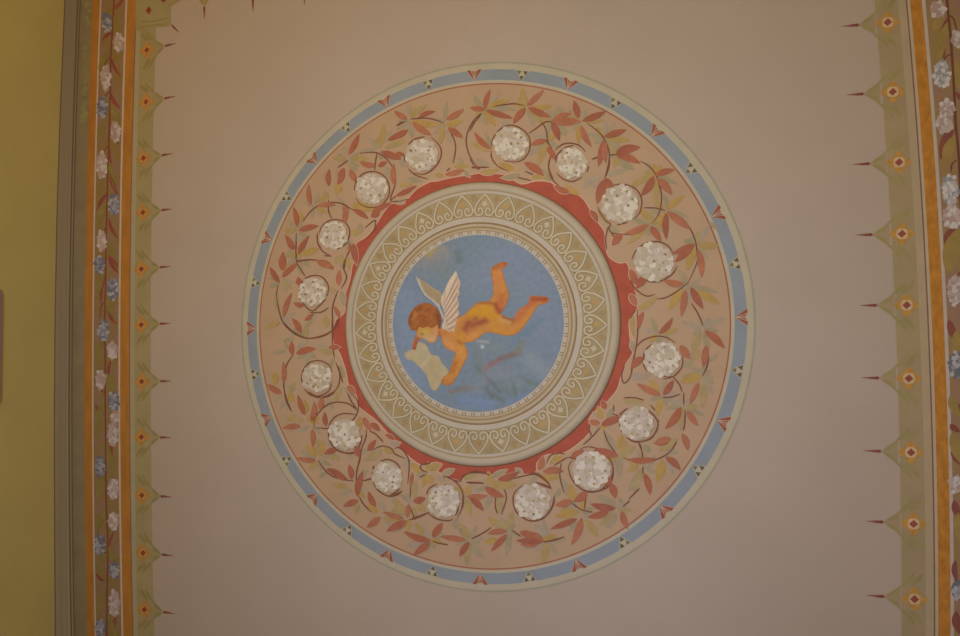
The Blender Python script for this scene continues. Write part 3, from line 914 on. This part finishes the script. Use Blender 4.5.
SHEETS['O'] = ((280, 170), [
    ['r 197 226 184 92 46', 'y 238 202 315 163 48', 'r 243 230 355 224 42', 'y 142 332 128 268 40', 'g 278 140 312 175 40', 'g 215 235 150 200 34', 'g 230 245 270 300 30'],
    ['r 112 362 88 238 46', 'r 122 386 248 355 50', 'y 102 380 28 392 52', 'r 96 492 33 412 42', 'g 105 380 55 325 38', 'g 120 395 190 430 34'],
    ['r 118 542 187 418 42', 'y 148 532 255 498 56', 'r 25 640 20 520 46', 'r 235 582 345 618 50', 'r 110 590 50 636 38', 'g 120 570 170 468 38', 'g 130 580 200 620 34'],
    ['r 312 102 315 -5 46', 'r 368 92 412 -5 46', 'y 392 132 368 98 48', 'r 482 72 448 -5 48', 'r 413 338 432 236 50', 'r 468 250 564 312 46', 'y 458 220 565 262 58', 'y 448 410 522 390 56', 'r 468 462 490 605 58', 'r 580 302 640 246 58', 'g 508 340 522 402 48', 'y 378 592 452 560 50',
     'g 420 240 360 170 40', 'g 320 90 280 20 34', 'g 460 440 420 510 34']],
    ['150 325 190 270 250 225 330 208 400 215 440 240 500 275', '310 190 310 260 330 310', '105 400 105 570 135 636', '110 585 160 575 230 570', '250 400 275 350 330 318 400 325 440 370 440 430 410 480 350 510', '240 400 240 460 270 520',
     '345 345 405 430', '440 460 450 520', '550 440 600 380 605 320 540 370', '410 630 420 560', '280 545 330 548'])
SHEETS['P'] = ((330, 115), [
    ['r 122 252 187 122 52', 'y 102 276 15 270 46', 'y 138 274 245 272 50', 'r 92 338 58 422 50', 'r 130 345 158 425 46', 'g 110 262 88 195 42', 'g 62 440 38 348 40', 'g 120 285 190 330 34'],
    ['y 324 192 342 55 58', 'r 368 162 494 94 44', 'y 348 212 475 168 48', 'r 328 235 455 282 58', 'g 312 212 238 148 50', 'g 338 182 392 98 44', 'r 292 322 188 298 48', 'g 300 215 180 240 38'],
    ['r 414 452 408 308 46', 'r 418 517 554 448 46', 'y 440 452 525 438 32', 'g 498 402 592 422 48', 'g 438 290 494 332 48', 'y 52 428 40 512 48', 'r 308 330 364 298 40', 'r 268 622 394 558 50', 'y 148 560 305 602 58', 'r 88 580 112 640 50', 'g 358 330 384 405 58', 'g 400 540 480 560 34', 'g 230 580 180 620 34']],
    ['50 335 115 290', '190 245 250 238 310 245 370 290 410 360 415 440 385 540 430 550 500 535', '385 545 440 500', '300 245 290 300 285 350', '155 480 165 430 210 375 280 360 340 385 375 440 375 510 330 570 260 590 200 570 165 530',
     '0 555 60 560 110 580', '425 70 480 42'])
SHEETS['Q'] = ((395, 80), [
    ['r 78 250 -5 198 46', 'r 148 240 255 200 38', 'y 98 226 208 156 50', 'y 108 256 295 285 50', 'r 110 270 234 352 54', 'g 84 222 84 148 50', 'g 90 288 112 372 50', 'g 70 262 10 320 34'],
    ['r 328 252 438 188 50', 'y 318 284 435 260 50', 'y 300 300 290 405 54', 'r 338 305 434 368 50', 'g 318 262 332 135 40', 'g 330 318 352 402 44', 'g 330 290 400 330 32'],
    ['r 82 320 -5 372 50', 'y 62 390 -5 410 46', 'r 318 605 445 570 46', 'y 368 552 485 545 50', 'g 430 552 400 488 44', 'y 250 600 315 612 48', 'r -5 492 55 466 50', 'g 430 570 480 620 40']],
    ['10 290 50 265', '100 250 190 243 260 255 310 275', '340 305 380 390 385 450 370 530', '330 580 350 560', '550 210 500 260 460 340 455 410 480 490 540 570', '490 560 600 555', '85 410 130 375 190 362',
     '230 365 270 400 295 450 285 510 240 570 180 600 110 590', '55 470 65 520', '85 565 130 605 210 630'])


def clusters(shapes, gap):
    """indices of shapes that touch or nearly touch, grouped"""
    left, out = set(range(len(shapes))), []
    while left:
        grp, todo = [], [left.pop()]
        while todo:
            a = todo.pop()
            grp.append(a)
            near = [b for b in left if min((p[0] - q[0]) ** 2 + (p[1] - q[1]) ** 2 for p in shapes[a] for q in shapes[b]) < gap * gap]
            for b in near:
                left.discard(b)
            todo += near
        out.append(sorted(grp))
    return out


for key, ((ox, oy), sprays, stems) in SHEETS.items():
    def W(x, y):
        return P(ox + float(x) / 6.36, oy + float(y) / 6.36)
    runs = [[tuple(map(float, q)) for q in zip(t.split()[::2], t.split()[1::2])] for t in stems]
    for comp in clusters([smooth(r, 5) for r in runs], 42):
        m = MB()
        for k in comp:
            m.ribbon(smooth([W(*q) for q in runs[k]], 5), .0040, step(.0030), M_stem)
        part(m, 'vine_stem', G)
    for sp in sprays:
        lv = [(q.split()[0], [float(t) for t in q.split()[1:]]) for q in sp]
        if sp is not sprays[-1] and len(lv) >= 4:      # pale under-leaves filling the widest gaps of a spray
            bx0, by0 = sum(v[0] for _, v in lv) / len(lv), sum(v[1] for _, v in lv) / len(lv)
            for t in range(3):
                an = sorted(math.atan2(v[3] - by0, v[2] - bx0) for _, v in lv)
                g, a0 = max(((an[(i + 1) % len(an)] - an[i]) % (2 * math.pi), an[i]) for i in range(len(an)))
                if g < .62:
                    break
                a0 += g * random.uniform(.4, .6)
                ln = random.uniform(70, 100)
                lv.append((random.choice('ggy'), [bx0 + 8 * math.cos(a0), by0 + 8 * math.sin(a0), bx0 + ln * math.cos(a0), by0 + ln * math.sin(a0), 44]))
        for comp in clusters([leaf_pts((v[0], v[1]), (v[2], v[3]), v[4] * .85) for _, v in lv], 14):
            m = MB()
            for c, (ax, ay, bx, by, w) in sorted((lv[k] for k in comp), key=lambda q: 'gyr'.index(q[0])):
                a, b = W(ax, ay), W(bx, by)
                w = w / 6.36 * .00312
                mid = ((a[0] + b[0]) / 2, (a[1] + b[1]) / 2)
                bend = random.uniform(-.07, .07)
                if math.hypot(mid[0] - CX, mid[1] - CY) < 204 * S:
                    ex, ey = (b[0] - a[0]) * .06, (b[1] - a[1]) * .06
                    m.slab(leaf_pts((a[0] - ex, a[1] - ey), (b[0] + ex, b[1] + ey), w * .94 + .003, bend), step(.0012), M_out)
                m.slab(leaf_pts(a, b, w * .87, bend), step({'g': .0016, 'y': .0023, 'r': .0036}[c]), random.choice(M_leaf[c]))
            part(m, 'leaf_spray' if len(comp) > 1 else 'single_leaf', G)

FLOWERS = [(511, 144, 18.6), (572, 163, 16.5), (620, 204, 20.8), (654, 262, 21.6), (662, 359, 19.2), (637, 423, 18.4), (591, 470, 21.2), (533, 501, 19.3), (444, 501, 17.6), (388, 477, 16.4), (345, 434, 17.2),
           (317.5, 377.5, 15.8), (313, 292, 15.4), (334, 235, 15.2), (372, 189, 17.2), (422.5, 155, 17.8)]
for fi, (x, y, r) in enumerate(FLOWERS):
    r *= .90
    m = MB()
    m.slab([P(*q) for q in lobed(x, y, r, 9, random.random(), n=54, cut=.05)], .0045, M_base)
    fl = part(m, 'snowball_flower', G)
    m = MB()
    spots = [(0, 0)]
    spots += [(r * .46 * math.cos(a), r * .46 * math.sin(a)) for a in (2 * math.pi * (i + .3 * random.random()) / 6 + fi for i in range(5))]
    spots += [(r * .72 * math.cos(a), r * .72 * math.sin(a)) for a in (2 * math.pi * (i + .3 * random.random()) / 10 + fi * .4 for i in range(10))]
    random.shuffle(spots)
    for dx, dy in spots:
        cx, cy = x + dx + random.uniform(-.7, .7), y + dy + random.uniform(-.7, .7)
        lobes = random.choice((4, 5, 5))
        ph = random.random() * 6
        pr = r * random.uniform(.27, .35)
        for k in range(lobes):
            a = ph + 2 * math.pi * k / lobes
            m.slab([P(*q) for q in lobed(cx + pr * .55 * math.cos(a), cy + pr * .55 * math.sin(a), pr * .58, 2, a, n=12, cut=.06)], step(.0052), random.choice(M_pet))
        if random.random() < .5:
            m.slab([P(*q) for q in lobed(cx, cy, random.uniform(.9, 1.7), 3, ph, n=8)], step(.0062), random.choice(M_eye))
    part(m, 'petals', fl)

# ------------------------------------------------------------------ medallion: moulded plaster ring
M_pl = mat('plaster_cream', (164, 144, 117), mottle=.05, scale=20, bump=.05)
M_pl2 = mat('plaster_pale', (166, 148, 126), mottle=.04, scale=20)
M_gr = mat('plaster_tan_groove', (146, 118, 80), mottle=.08, scale=30)
M_gr2 = mat('plaster_brown_line', (122, 92, 60), mottle=.08)
M_tan = mat('heart_ground_tan', (149, 126, 89), mottle=.12, scale=30)
M_und = mat('heart_outline_umber', (128, 102, 66))
M_heart = mat('heart_cream', (172, 152, 122), mottle=.06)
M_bud = mat('heart_bud_ochre', (158, 122, 74), mottle=.15)
T = thing('plaster_ring', 'cream moulded plaster ring with tan heart frieze framing the cherub roundel', 'plaster moulding', C3)
D0 = .016


def pr_(r, d):                      # survey radius of a feature that stands d below the ceiling
    return r * S * (1 - d / (H - ZC))


prof = []
for r, d, mm in [(181.5, 0, M_gr2), (181, .003, M_gr2), (180.4, .006, M_gr2), (180, .010, M_pl), (179, .014, M_pl), (177.4, .0175, M_pl), (175.4, .0188, M_pl), (173.4, .0184, M_pl), (171.8, .0165, M_pl), (171, .0145, M_pl2),
                 (170.4, .0138, M_gr), (169.6, .0138, M_gr), (169, .015, M_pl2), (167, .0152, M_pl2), (166, .0145, M_pl2), (165.6, .0135, M_gr), (136.6, .0135, M_tan), (136, .0145, M_gr), (135.6, .0155, M_pl2), (129.2, .0158, M_pl2),
                 (128.6, .0145, M_gr), (127.4, .0142, M_gr2), (126.8, .0152, M_gr), (125.5, .017, M_pl), (124, .0172, M_pl), (122.6, .016, M_gr), (121.9, .0145, M_gr), (121.2, .0145, M_gr), (120.6, .016, M_pl), (119.2, .0165, M_pl),
                 (118.7, .0158, M_gr), (118.1, .0158, M_gr), (117.7, .0165, M_pl2), (112.0, .0165, M_pl2), (112.0, .010, M_gr2), (111, 0, M_gr2)]:
    prof.append((pr_(r, d), d, mm))
m = MB()
m.lathe((CX, CY), prof, 320)
part(m, 'moulding', T)


def lp(a, u, v, d):
    x, y = local(a, u, v)
    k = 1 - d / (H - ZC)
    return (CX + (x - CX) * k, CY + (y - CY) * k)


NH = 33
for i in range(NH):
    a = 84.8 + 360 * i / NH
    m = MB()
    d = .0135

    def LP(u, v):
        return lp(a, u, v, d)
    for s in (-1, 1):
        side = smooth([(0, 165.0), (s * 5.0, 159.5), (s * 10.2, 152), (s * 12.4, 145), (s * 10.8, 139.6), (s * 6.6, 137.8), (s * 2.8, 139.6), (s * 2.0, 144), (s * 4.4, 147.2), (s * 7.2, 145.8), (s * 7.0, 143)], 4)
        m.ribbon([LP(*q) for q in side], .0092, .0141 + .00002 * s, M_und, top=d, taper=False)
        m.ribbon([LP(*q) for q in side], .0060, .0152 + .00002 * s, M_heart, top=d, taper=False)
    h = part(m, 'heart', T)
    m = MB()
    m.slab([LP(*q) for q in lobed(0, 152.5, 3.8, 4, math.pi / 2, n=16, cut=.35)], .0146, M_bud if i % 3 else M_heart, d)
    part(m, 'bud', h)
    m = MB()
    a2 = a + 180 / NH
    m.slab([lp(a2, *q, d) for q in ((0, 153), (-2.6, 158), (-4.6, 158.6), (-3.0, 161), (-1.2, 164.6), (0, 165.4), (1.2, 164.6), (3.0, 161), (4.6, 158.6), (2.6, 158))], .0145, M_gr, d)
    part(m, 'palmette', T)
    m = MB()
    m.slab([lp(a2, *q, d) for q in ((0, 143), (-2.2, 139), (2.2, 139))], .0145, M_gr2, d)
    part(m, 'dart', T)
for i in range(60):
    a = -104.8 + 6.0 * i
    m = MB()
    for u in (-1.7, 1.7):
        m.slab([lp(a, u + p, q, .0165) for p, q in ((-.5, 114), (.5, 114), (.5, 118), (-.5, 118))], .0172, M_gr2, .0164)
    part(m, 'tick_pair', T)

# ------------------------------------------------------------------ medallion: the cherub roundel
D1 = .0166
M_pig = attr_mat('painting_pigment')


def dist_seg(p, a, b):
    ax, ay, bx, by = *a, *b
    dx, dy = bx - ax, by - ay
    l = dx * dx + dy * dy
    t = 0 if l == 0 else max(0, min(1, ((p[0] - ax) * dx + (p[1] - ay) * dy) / l))
    return math.hypot(p[0] - ax - dx * t, p[1] - ay - dy * t)


def inside(p, poly):
    r, n = False, len(poly)
    for i in range(n):
        (x1, y1), (x2, y2) = poly[i], poly[(i + 1) % n]
        if (y1 > p[1]) != (y2 > p[1]) and p[0] < (x2 - x1) * (p[1] - y1) / (y2 - y1) + x1:
            r = not r
    return r


def paint(poly, grid, depth, shade, name, parent, label=None, top=None):
    """a painted patch of irregular outline: pigment worked wet in wet over its area"""
    top = D1 - .001 if top is None else top
    xs, ys = [p[0] for p in poly], [p[1] for p in poly]
    vs_ = [Vector(p) for p in poly]
    y = min(ys) + grid / 2
    while y < max(ys):
        x = min(xs) + grid / 2
        while x < max(xs):
            q = (x + random.uniform(-.1, .1) * grid, y + random.uniform(-.1, .1) * grid)
            if inside(q, poly) and min(dist_seg(q, poly[i], poly[(i + 1) % len(poly)]) for i in range(len(poly))) > grid * .4:
                vs_.append(Vector(q))
            x += grid
        y += grid
    n = len(poly)
    res = delaunay_2d_cdt(vs_, [(i, (i + 1) % n) for i in range(n)], [], 1, 1e-5)
    V, Fc = res[0], res[2]
    m = MB()
    mi = m.mi(M_pig)
    m.col = []
    for p in V:
        x, y = P(p.x, p.y, depth)
        m.v.append((x, y, H - depth))
        m.col.append(shade(p.x, p.y))
    m.f = [list(f) for f in Fc]
    k = len(m.v)
    for p in poly:
        x, y = P(p[0], p[1], depth)
        m.v.append((x, y, H - depth))
        m.v.append((x, y, H - top))
        c = shade(*p)
        m.col += [c, c]
    for i in range(n):
        j = (i + 1) % n
        m.f.append([k + 2 * i, k + 2 * i + 1, k + 2 * j + 1, k + 2 * j])
    m.m = [mi] * len(m.f)
    return part(m, name, parent, label)


def blender(base, strokes, edge=None, poly=None, ew=1.6, grain=0.0):
    """pigment at a point: base colour with soft strokes (x0,y0,x1,y1,width,colour,strength) laid over it"""
    def f(x, y):
        c = list(pig(base))
        for x0, y0, x1, y1, w, col, st in strokes:
            d = dist_seg((x, y), (x0, y0), (x1, y1)) / w
            if d < 2.2:
                k = st * math.exp(-d * d * 1.2)
                t = pig(col)
                c = [a + (b - a) * k for a, b in zip(c, t)]
        if edge:
            d = min(dist_seg((x, y), poly[i], poly[(i + 1) % len(poly)]) for i in range(len(poly)))
            if d < ew * 2:
                k = .5 * math.exp(-(d / ew) ** 2)
                t = pig(edge)
                c = [a + (b - a) * k for a, b in zip(c, t)]
        if grain:
            g = 1 + grain * noise.noise(Vector((x * .22, y * .22, 3.1))) + grain * .6 * noise.noise(Vector((x * .7, y * .7, 9.1)))
            c = [max(.01, v * g) for v in c]
        return tuple(c)
    return f


T = thing('roundel_painting', 'round painting of a flying cherub on blue sky at the medallion centre', 'painting', (CX, CY, H))
circ = []
for i in range(160):
    a = 2 * math.pi * i / 160
    # back into photograph pixels: project the true circle through the eye
    x, y = CX + pr_(112.6, D1) * math.cos(a), CY + pr_(112.6, D1) * math.sin(a)
    v = ROT.transposed() @ Vector((x, y, H - D1 - ZC))
    circ.append((480 + F_PX * v.x / -v.z, 318 - F_PX * v.y / -v.z))
sky = blender((109, 116, 122), [
    (405, 300, 412, 380, 18, (118, 126, 140), .6), (520, 250, 550, 330, 26, (118, 121, 130), .6), (500, 260, 480, 280, 20, (120, 123, 134), .5),
    (425, 262, 442, 256, 11, (126, 120, 116), .9), (428, 254, 434, 248, 5, (150, 128, 78), .9), (440, 268, 447, 275, 7, (112, 116, 106), .7), (458, 254, 460, 260, 4, (98, 106, 98), .8),
    (420, 272, 452, 280, 7, (112, 118, 122), .6), (436, 246, 445, 250, 4, (136, 126, 110), .7),
    (484, 370, 492, 364, 2.6, (140, 100, 98), .9), (490, 365, 500, 359, 3.0, (126, 92, 84), .95), (500, 358.5, 512, 355, 2.8, (116, 92, 84), .95), (511, 355, 520, 352, 2.6, (118, 98, 82), .9), (517, 352, 522, 342, 3.2, (116, 112, 92), .9),
    (478, 352, 480, 372, 5, (110, 114, 106), .75), (477, 366, 479, 371, 2.4, (96, 104, 92), .7), (450, 392, 468, 388, 2.6, (116, 102, 92), .9), (466, 389, 480, 385, 3, (116, 110, 106), .8), (476, 387, 492, 378, 5, (118, 120, 120), .7),
    (490, 380, 500, 392, 2.0, (92, 96, 86), .85), (486, 388, 492, 398, 2.2, (96, 98, 90), .8), (492, 394, 504, 402, 2.6, (98, 102, 90), .8), (513, 384, 516, 398, 2.0, (92, 98, 84), .85), (508, 378, 522, 377, 1.8, (98, 102, 92), .8), (520, 378, 536, 384, 2.4, (100, 106, 92), .8),
    (500, 384, 512, 394, 6, (106, 112, 104), .6), (522, 390, 532, 384, 4, (104, 112, 104), .6), (486, 376, 489, 384, 1.8, (112, 100, 98), .6), (503, 370, 509, 368, 2.4, (128, 108, 112), .6), (494, 372, 518, 380, 8, (122, 122, 122), .6),
    (530, 360, 545, 372, 9, (130, 131, 130), .65), (480, 342, 500, 350, 7, (114, 118, 114), .7), (464, 400, 490, 404, 6, (108, 122, 146), .6), (528, 395, 508, 404, 5, (108, 120, 140), .5), (440, 362, 436, 350, 5, (106, 116, 130), .5),
    (540, 320, 524, 334, 4, (98, 112, 122), .6), (524, 334, 514, 342, 4, (98, 112, 122), .5), (482, 346.5, 482.5, 347, 1.4, (190, 190, 186), .9), (488, 342, 478, 341, 1.6, (150, 146, 138), .7)],
    grain=.05)
paint(circ, 1.5, D1 + .0004, sky, 'painted_sky', T, 'mottled blue sky with faint grey clouds', top=0)


def c1(x, y): return (395 + x / 7.95, 265 + y / 7.95)
def c2(x, y): return (400 + x / 7.95, 325 + y / 7.95)
def c3(x, y): return (445 + x / 7.95, 285 + y / 7.95)
def c4(x, y): return (475 + x / 7.067, 250 + y / 7.067)


body = [c1(350, 500), c1(385, 505), c1(440, 500), c1(480, 450), c3(100, 258), c3(160, 230), c3(210, 180), c3(250, 145), c3(310, 130), c3(360, 132), c4(95, 362), c4(120, 335), c4(130, 280), c4(120, 200), c4(112, 150),
        c4(112, 130), c4(135, 110), c4(175, 90), c4(213, 82), c4(234, 95), c4(217, 120), c4(190, 138), c4(200, 165), c4(212, 220), c4(238, 295), c4(241, 330), c4(222, 385), c4(192, 435), c4(182, 452), c4(215, 468), c4(268, 487),
        c4(288, 450), c4(325, 408), c4(372, 382), c4(385, 340), c4(400, 320), c4(430, 325), c4(505, 330), c4(523, 345), c4(514, 375), c4(462, 386), c4(430, 412), c4(400, 465), c4(350, 535), c4(300, 590), c4(240, 606), c4(180, 598), c4(110, 582),
        c3(390, 384), c3(340, 375), c3(290, 400), c3(250, 435), c3(190, 457), c3(148, 462), c2(512, 150), c2(537, 205), c2(530, 270), c2(492, 335), c2(464, 400), c2(437, 428), c2(420, 466), c2(380, 482), c2(342, 472), c2(328, 442), c2(352, 408),
        c2(385, 388), c2(402, 335), c2(425, 270), c2(437, 216), c2(390, 200), c2(344, 160), c2(322, 92), c2(306, 88), c2(283, 133), c2(240, 144), c2(192, 114), c2(172, 104), c2(166, 128), c2(152, 119), c2(145, 126), c2(134, 160), c2(124, 195), c2(110, 199), c2(97, 186), c2(97, 152), c2(114, 108), c2(128, 72), c2(130, 40),
        c1(165, 515), c1(190, 470), c1(280, 440), c1(335, 460)]
body = smooth(body + body[:1], 2)[:-1]
SK = (176, 116, 58)
fb = blender(SK, [
    (*c3(200, 215), *c3(420, 250), 6, (182, 126, 36), .8), (*c3(330, 170), *c3(330, 170), 7, (184, 130, 34), .8), (*c3(400, 350), *c4(240, 590), 5, (178, 120, 52), .8), (*c3(440, 270), *c3(520, 295), 3, (178, 136, 84), .7),
    (*c3(160, 345), *c3(185, 300), 4.0, (136, 74, 48), .95), (*c3(215, 320), *c3(320, 285), 4.0, (138, 76, 50), .95), (*c3(230, 270), *c3(250, 262), 2.4, (142, 82, 46), .8), (*c3(190, 370), *c3(180, 385), 4, (150, 88, 60), .6), (*c3(180, 420), *c3(260, 390), 4, (186, 122, 68), .8), (*c3(120, 400), *c3(150, 430), 4, (178, 118, 44), .8),
    (*c4(150, 180), *c4(170, 290), 4, (182, 112, 66), .8), (*c4(190, 340), *c4(180, 420), 6, (170, 92, 56), .85), (*c4(150, 390), *c4(175, 440), 2.4, (146, 76, 48), .8), (*c4(130, 125), *c4(210, 100), 3, (160, 84, 56), .8), (*c4(180, 150), *c4(190, 200), 3, (184, 114, 64), .7),
    (*c4(300, 480), *c4(400, 370), 5, (168, 92, 60), .8), (*c4(400, 430), *c4(330, 540), 3, (184, 118, 56), .7), (*c4(410, 345), *c4(500, 352), 3.2, (150, 68, 46), .95), (*c4(200, 475), *c4(270, 495), 1.8, (134, 78, 44), .8), (*c4(270, 510), *c4(262, 520), 2.4, (150, 92, 48), .6),
    (*c3(280, 140), *c3(400, 150), 2, (148, 80, 44), .7), (*c3(400, 160), *c3(430, 215), 2.2, (146, 76, 44), .8),
    (*c2(480, 180), *c2(500, 250), 4, (186, 124, 62), .85), (*c2(440, 300), *c2(420, 370), 2.6, (162, 92, 46), .8), (*c2(350, 110), *c2(420, 190), 4, (190, 126, 78), .7), (*c2(380, 440), *c2(400, 450), 4, (182, 116, 62), .7), (*c2(360, 60), *c2(330, 90), 3, (168, 100, 60), .7),
    (*c2(460, 130), *c2(490, 150), 1.6, (140, 82, 40), .7),
    (*c1(230, 560), *c1(300, 590), 6, (178, 140, 96), .9), (*c1(210, 520), *c1(250, 540), 4, (172, 134, 60), .9), (*c1(300, 480), *c1(330, 550), 3, (184, 128, 86), .8), (*c1(190, 570), *c1(240, 600), 2.4, (176, 128, 96), .7), (*c1(205, 548), *c1(222, 552), 1.1, (110, 66, 36), .7),
    (*c1(352, 530), *c1(350, 580), 1.6, (140, 84, 50), .8), (*c1(185, 595), *c1(200, 600), 1.0, (150, 76, 60), .7), (*c2(108, 185), *c2(138, 105), 2.2, (156, 84, 64), .95), (*c2(114, 195), *c2(128, 130), .6, (128, 66, 46), .8), (*c2(150, 100), *c2(168, 122), 1.2, (160, 92, 70), .7), (*c2(345, 472), *c2(385, 448), .6, (138, 80, 42), .8), (*c2(332, 452), *c2(376, 430), .6, (138, 80, 42), .8), (*c2(378, 480), *c2(402, 456), .6, (138, 80, 42), .7), (*c2(405, 470), *c2(418, 448), .5, (138, 80, 42), .6), (*c4(490, 335), *c4(515, 345), .7, (124, 56, 38), .7), (*c4(205, 88), *c4(222, 100), .7, (126, 60, 38), .7)],
    edge=(138, 76, 40), poly=body, ew=.9, grain=.06)
CH = paint(body, 1.15, D1 + .0012, fb, 'cherub', T, 'bare child figure flying face down, legs kicked up')

wing_l = smooth([c1(165, 93), c1(200, 112), c1(250, 142), c1(305, 182), c1(355, 210), c1(376, 245), c1(366, 300), c1(360, 335), c1(388, 400), c1(384, 440), c1(368, 400), c1(338, 330), c1(285, 278), c1(238, 240), c1(200, 180), c1(165, 93)], 3)[:-1]
fw = blender((152, 128, 96), [(*c1(170, 100), *c1(236, 235), 1.5, (172, 158, 140), .9), (*c1(236, 235), *c1(340, 320), 1.5, (176, 162, 146), .9), (*c1(340, 320), *c1(385, 425), 1.5, (170, 156, 142), .9)]
             + [(*c1(210 + 26 * i, 130 + 20 * i), *c1(235 + 26 * i, 215 + 22 * i), .7, (134, 108, 78), .6) for i in range(6)], grain=.05)
paint(wing_l, 1.1, D1 + .0017, fw, 'wing', CH, 'far wing, tan with a white leading edge')
wing_r = smooth([c1(485, 45), c1(500, 90), c1(522, 150), c1(508, 195), c1(512, 230), c1(496, 262), c1(510, 315), c1(500, 345), c1(512, 385), c1(492, 415), c1(496, 440), c1(484, 455), c1(492, 490), c1(474, 500), c1(472, 532), c1(440, 522), c1(428, 534), c1(400, 515), c1(376, 508), c1(375, 480),
                 c1(392, 430), c1(392, 370), c1(368, 310), c1(368, 265), c1(395, 200), c1(430, 120), c1(485, 45)], 3)[:-1]
fw = blender((178, 146, 118), [(*c1(485, 60), *c1(380, 250), 1.6, (190, 170, 146), .9), (*c1(378, 260), *c1(400, 390), 1.6, (190, 168, 146), .9), (*c1(400, 390), *c1(385, 490), 1.6, (186, 164, 142), .8)]
             + [(*c1(388 + 6 * i, 320 + 32 * i), *c1(492 + 3 * i, 100 + 62 * i), .55, (136, 98, 72), .9) for i in range(7)] + [(*c1(384 + 6 * i, 300 + 32 * i), *c1(486 + 3 * i, 80 + 62 * i), .6, (194, 172, 144), .8) for i in range(7)]
             + [(*c1(400, 200), *c1(385, 300), .6, (156, 112, 86), .7), (*c1(400, 330), *c1(412, 470), .7, (150, 110, 84), .6)], grain=.05)
paint(wing_r, .8, D1 + .0024, fw, 'wing', CH, 'near wing, upright cream feathers')
hair = smooth([c1(128, 515), c1(108, 475), c1(104, 430), c1(128, 372), c1(168, 328), c1(220, 302), c1(270, 305), c1(322, 336), c1(354, 382), c1(366, 430), c1(362, 480), c1(350, 512), c1(336, 470), c1(315, 490), c1(285, 500), c1(255, 485), c1(225, 500), c1(190, 490), c1(170, 522), c1(128, 515)], 3)[:-1]
fh = blender((142, 82, 44), [(*c1(220, 320), *c1(290, 330), 3, (150, 88, 42), .7), (*c1(140, 430), *c1(170, 380), 2.4, (164, 104, 54), .8), (*c1(150, 490), *c1(190, 440), 2, (156, 96, 50), .7), (*c1(230, 380), *c1(280, 400), 2.4, (158, 94, 50), .7),
                             (*c1(340, 400), *c1(355, 490), 2.2, (112, 62, 30), .8), (*c1(120, 450), *c1(130, 400), 1.6, (116, 66, 34), .7), (*c1(200, 340), *c1(170, 370), 1.2, (120, 68, 32), .7), (*c1(260, 350), *c1(240, 370), 1.2, (122, 70, 34), .6),
                             (*c1(300, 420), *c1(310, 460), 2, (160, 98, 56), .6), (*c1(220, 440), *c1(250, 460), 1.6, (126, 72, 36), .6), (*c1(190, 410), *c1(215, 400), 1.2, (122, 70, 34), .6)], grain=.2)
paint(hair, 1.0, D1 + .0030, fh, 'hair', CH, 'short curly auburn hair')
sheet = smooth([c2(152, 132), c2(200, 150), c2(226, 190), c2(250, 232), c2(308, 250), c2(340, 310), c2(386, 358), c2(380, 392), c2(340, 432), c2(310, 490), c2(275, 526), c2(240, 492), c2(216, 420), c2(194, 380), c2(130, 310), c2(92, 280), c2(58, 275), c2(34, 232), c2(60, 205), c2(104, 190), c2(130, 160), c2(152, 132)], 3)[:-1]
fp = blender((162, 141, 106), [(*c2(60, 240), *c2(190, 200), 4, (166, 146, 114), .7), (*c2(240, 250), *c2(170, 330), 1.2, (176, 156, 122), .7), (*c2(250, 300), *c2(290, 420), 5, (158, 134, 96), .8), (*c2(190, 370), *c2(240, 490), 1.5, (150, 128, 94), .6), (*c2(270, 500), *c2(290, 500), 2, (168, 144, 92), .6)],
             edge=(140, 120, 94), poly=sheet, ew=.6, grain=.04)
paint(sheet, 1.4, D1 + .0009, fp, 'paper_sheet', T, 'curled tan sheet of paper in the cherub\'s hands')

# ------------------------------------------------------------------ panel on the wall at the frame's edge
M_pan = mat('mauve_panel', (112, 82, 68), EW, mottle=.05)
wx = wall_x(60)


def on_wall(px, py, off):
    d = ray(px, py)
    t = (wx + off) / d.x
    return (wx + off, d.y * t, ZC + d.z * t)


m = MB()
pp = [(2.6, 296), (2.2, 292), (.8, 289.6), (-2, 288.6), (-9, 288.6), (-9, 405), (-2, 404.5), (0.2, 402.5), (.9, 398), (1.8, 345)]
fr = [on_wall(*q, .012) for q in pp]
bk = [(wx - .01, y, z) for _, y, z in fr]
n = len(fr)
m.v = fr + bk
m.f = [list(range(n)), list(range(2 * n - 1, n - 1, -1))] + [[i, n + i, n + (i + 1) % n, (i + 1) % n] for i in range(n)]
m.m = [m.mi(M_pan)] * len(m.f)
o = m.build('wall_plate', None, fr[0])
o['label'] = 'mauve brown plate with rounded corner on the yellow wall at the picture edge'
o['category'] = 'wall plate'

PART_LABELS = {'gold_stripe': 'ochre gold painted stripe', 'white_line': 'thin off-white line', 'vine_stem': 'dark red-brown painted stem', 'leaf_spray': 'spray of pointed brick red, ochre and sage leaves',
               'snowball_flower': 'round cluster of small white petals', 'red_fan': 'small red fan pointing to the centre', 'triangle_trio': 'three small dark triangles', 'heart': 'cream scrolled heart outline on tan',
               'moulding': 'cream plaster moulding with rounded outer lip', 'red_ground': 'strong red wavy ring next to the plaster', 'blue_ring': 'pale grey-blue ring', 'salmon_ground': 'plain salmon ground',
               'rosette': 'ochre four-petal rosette', 'diamond': 'maroon diamond', 'spike': 'thin maroon spike', 'tick_pair': 'pair of short brown strokes'}
for o in bpy.data.objects:
    k = o.name.split('.')[0]
    if o.parent and k in PART_LABELS and 'label' not in o:
        o['label'] = PART_LABELS[k]
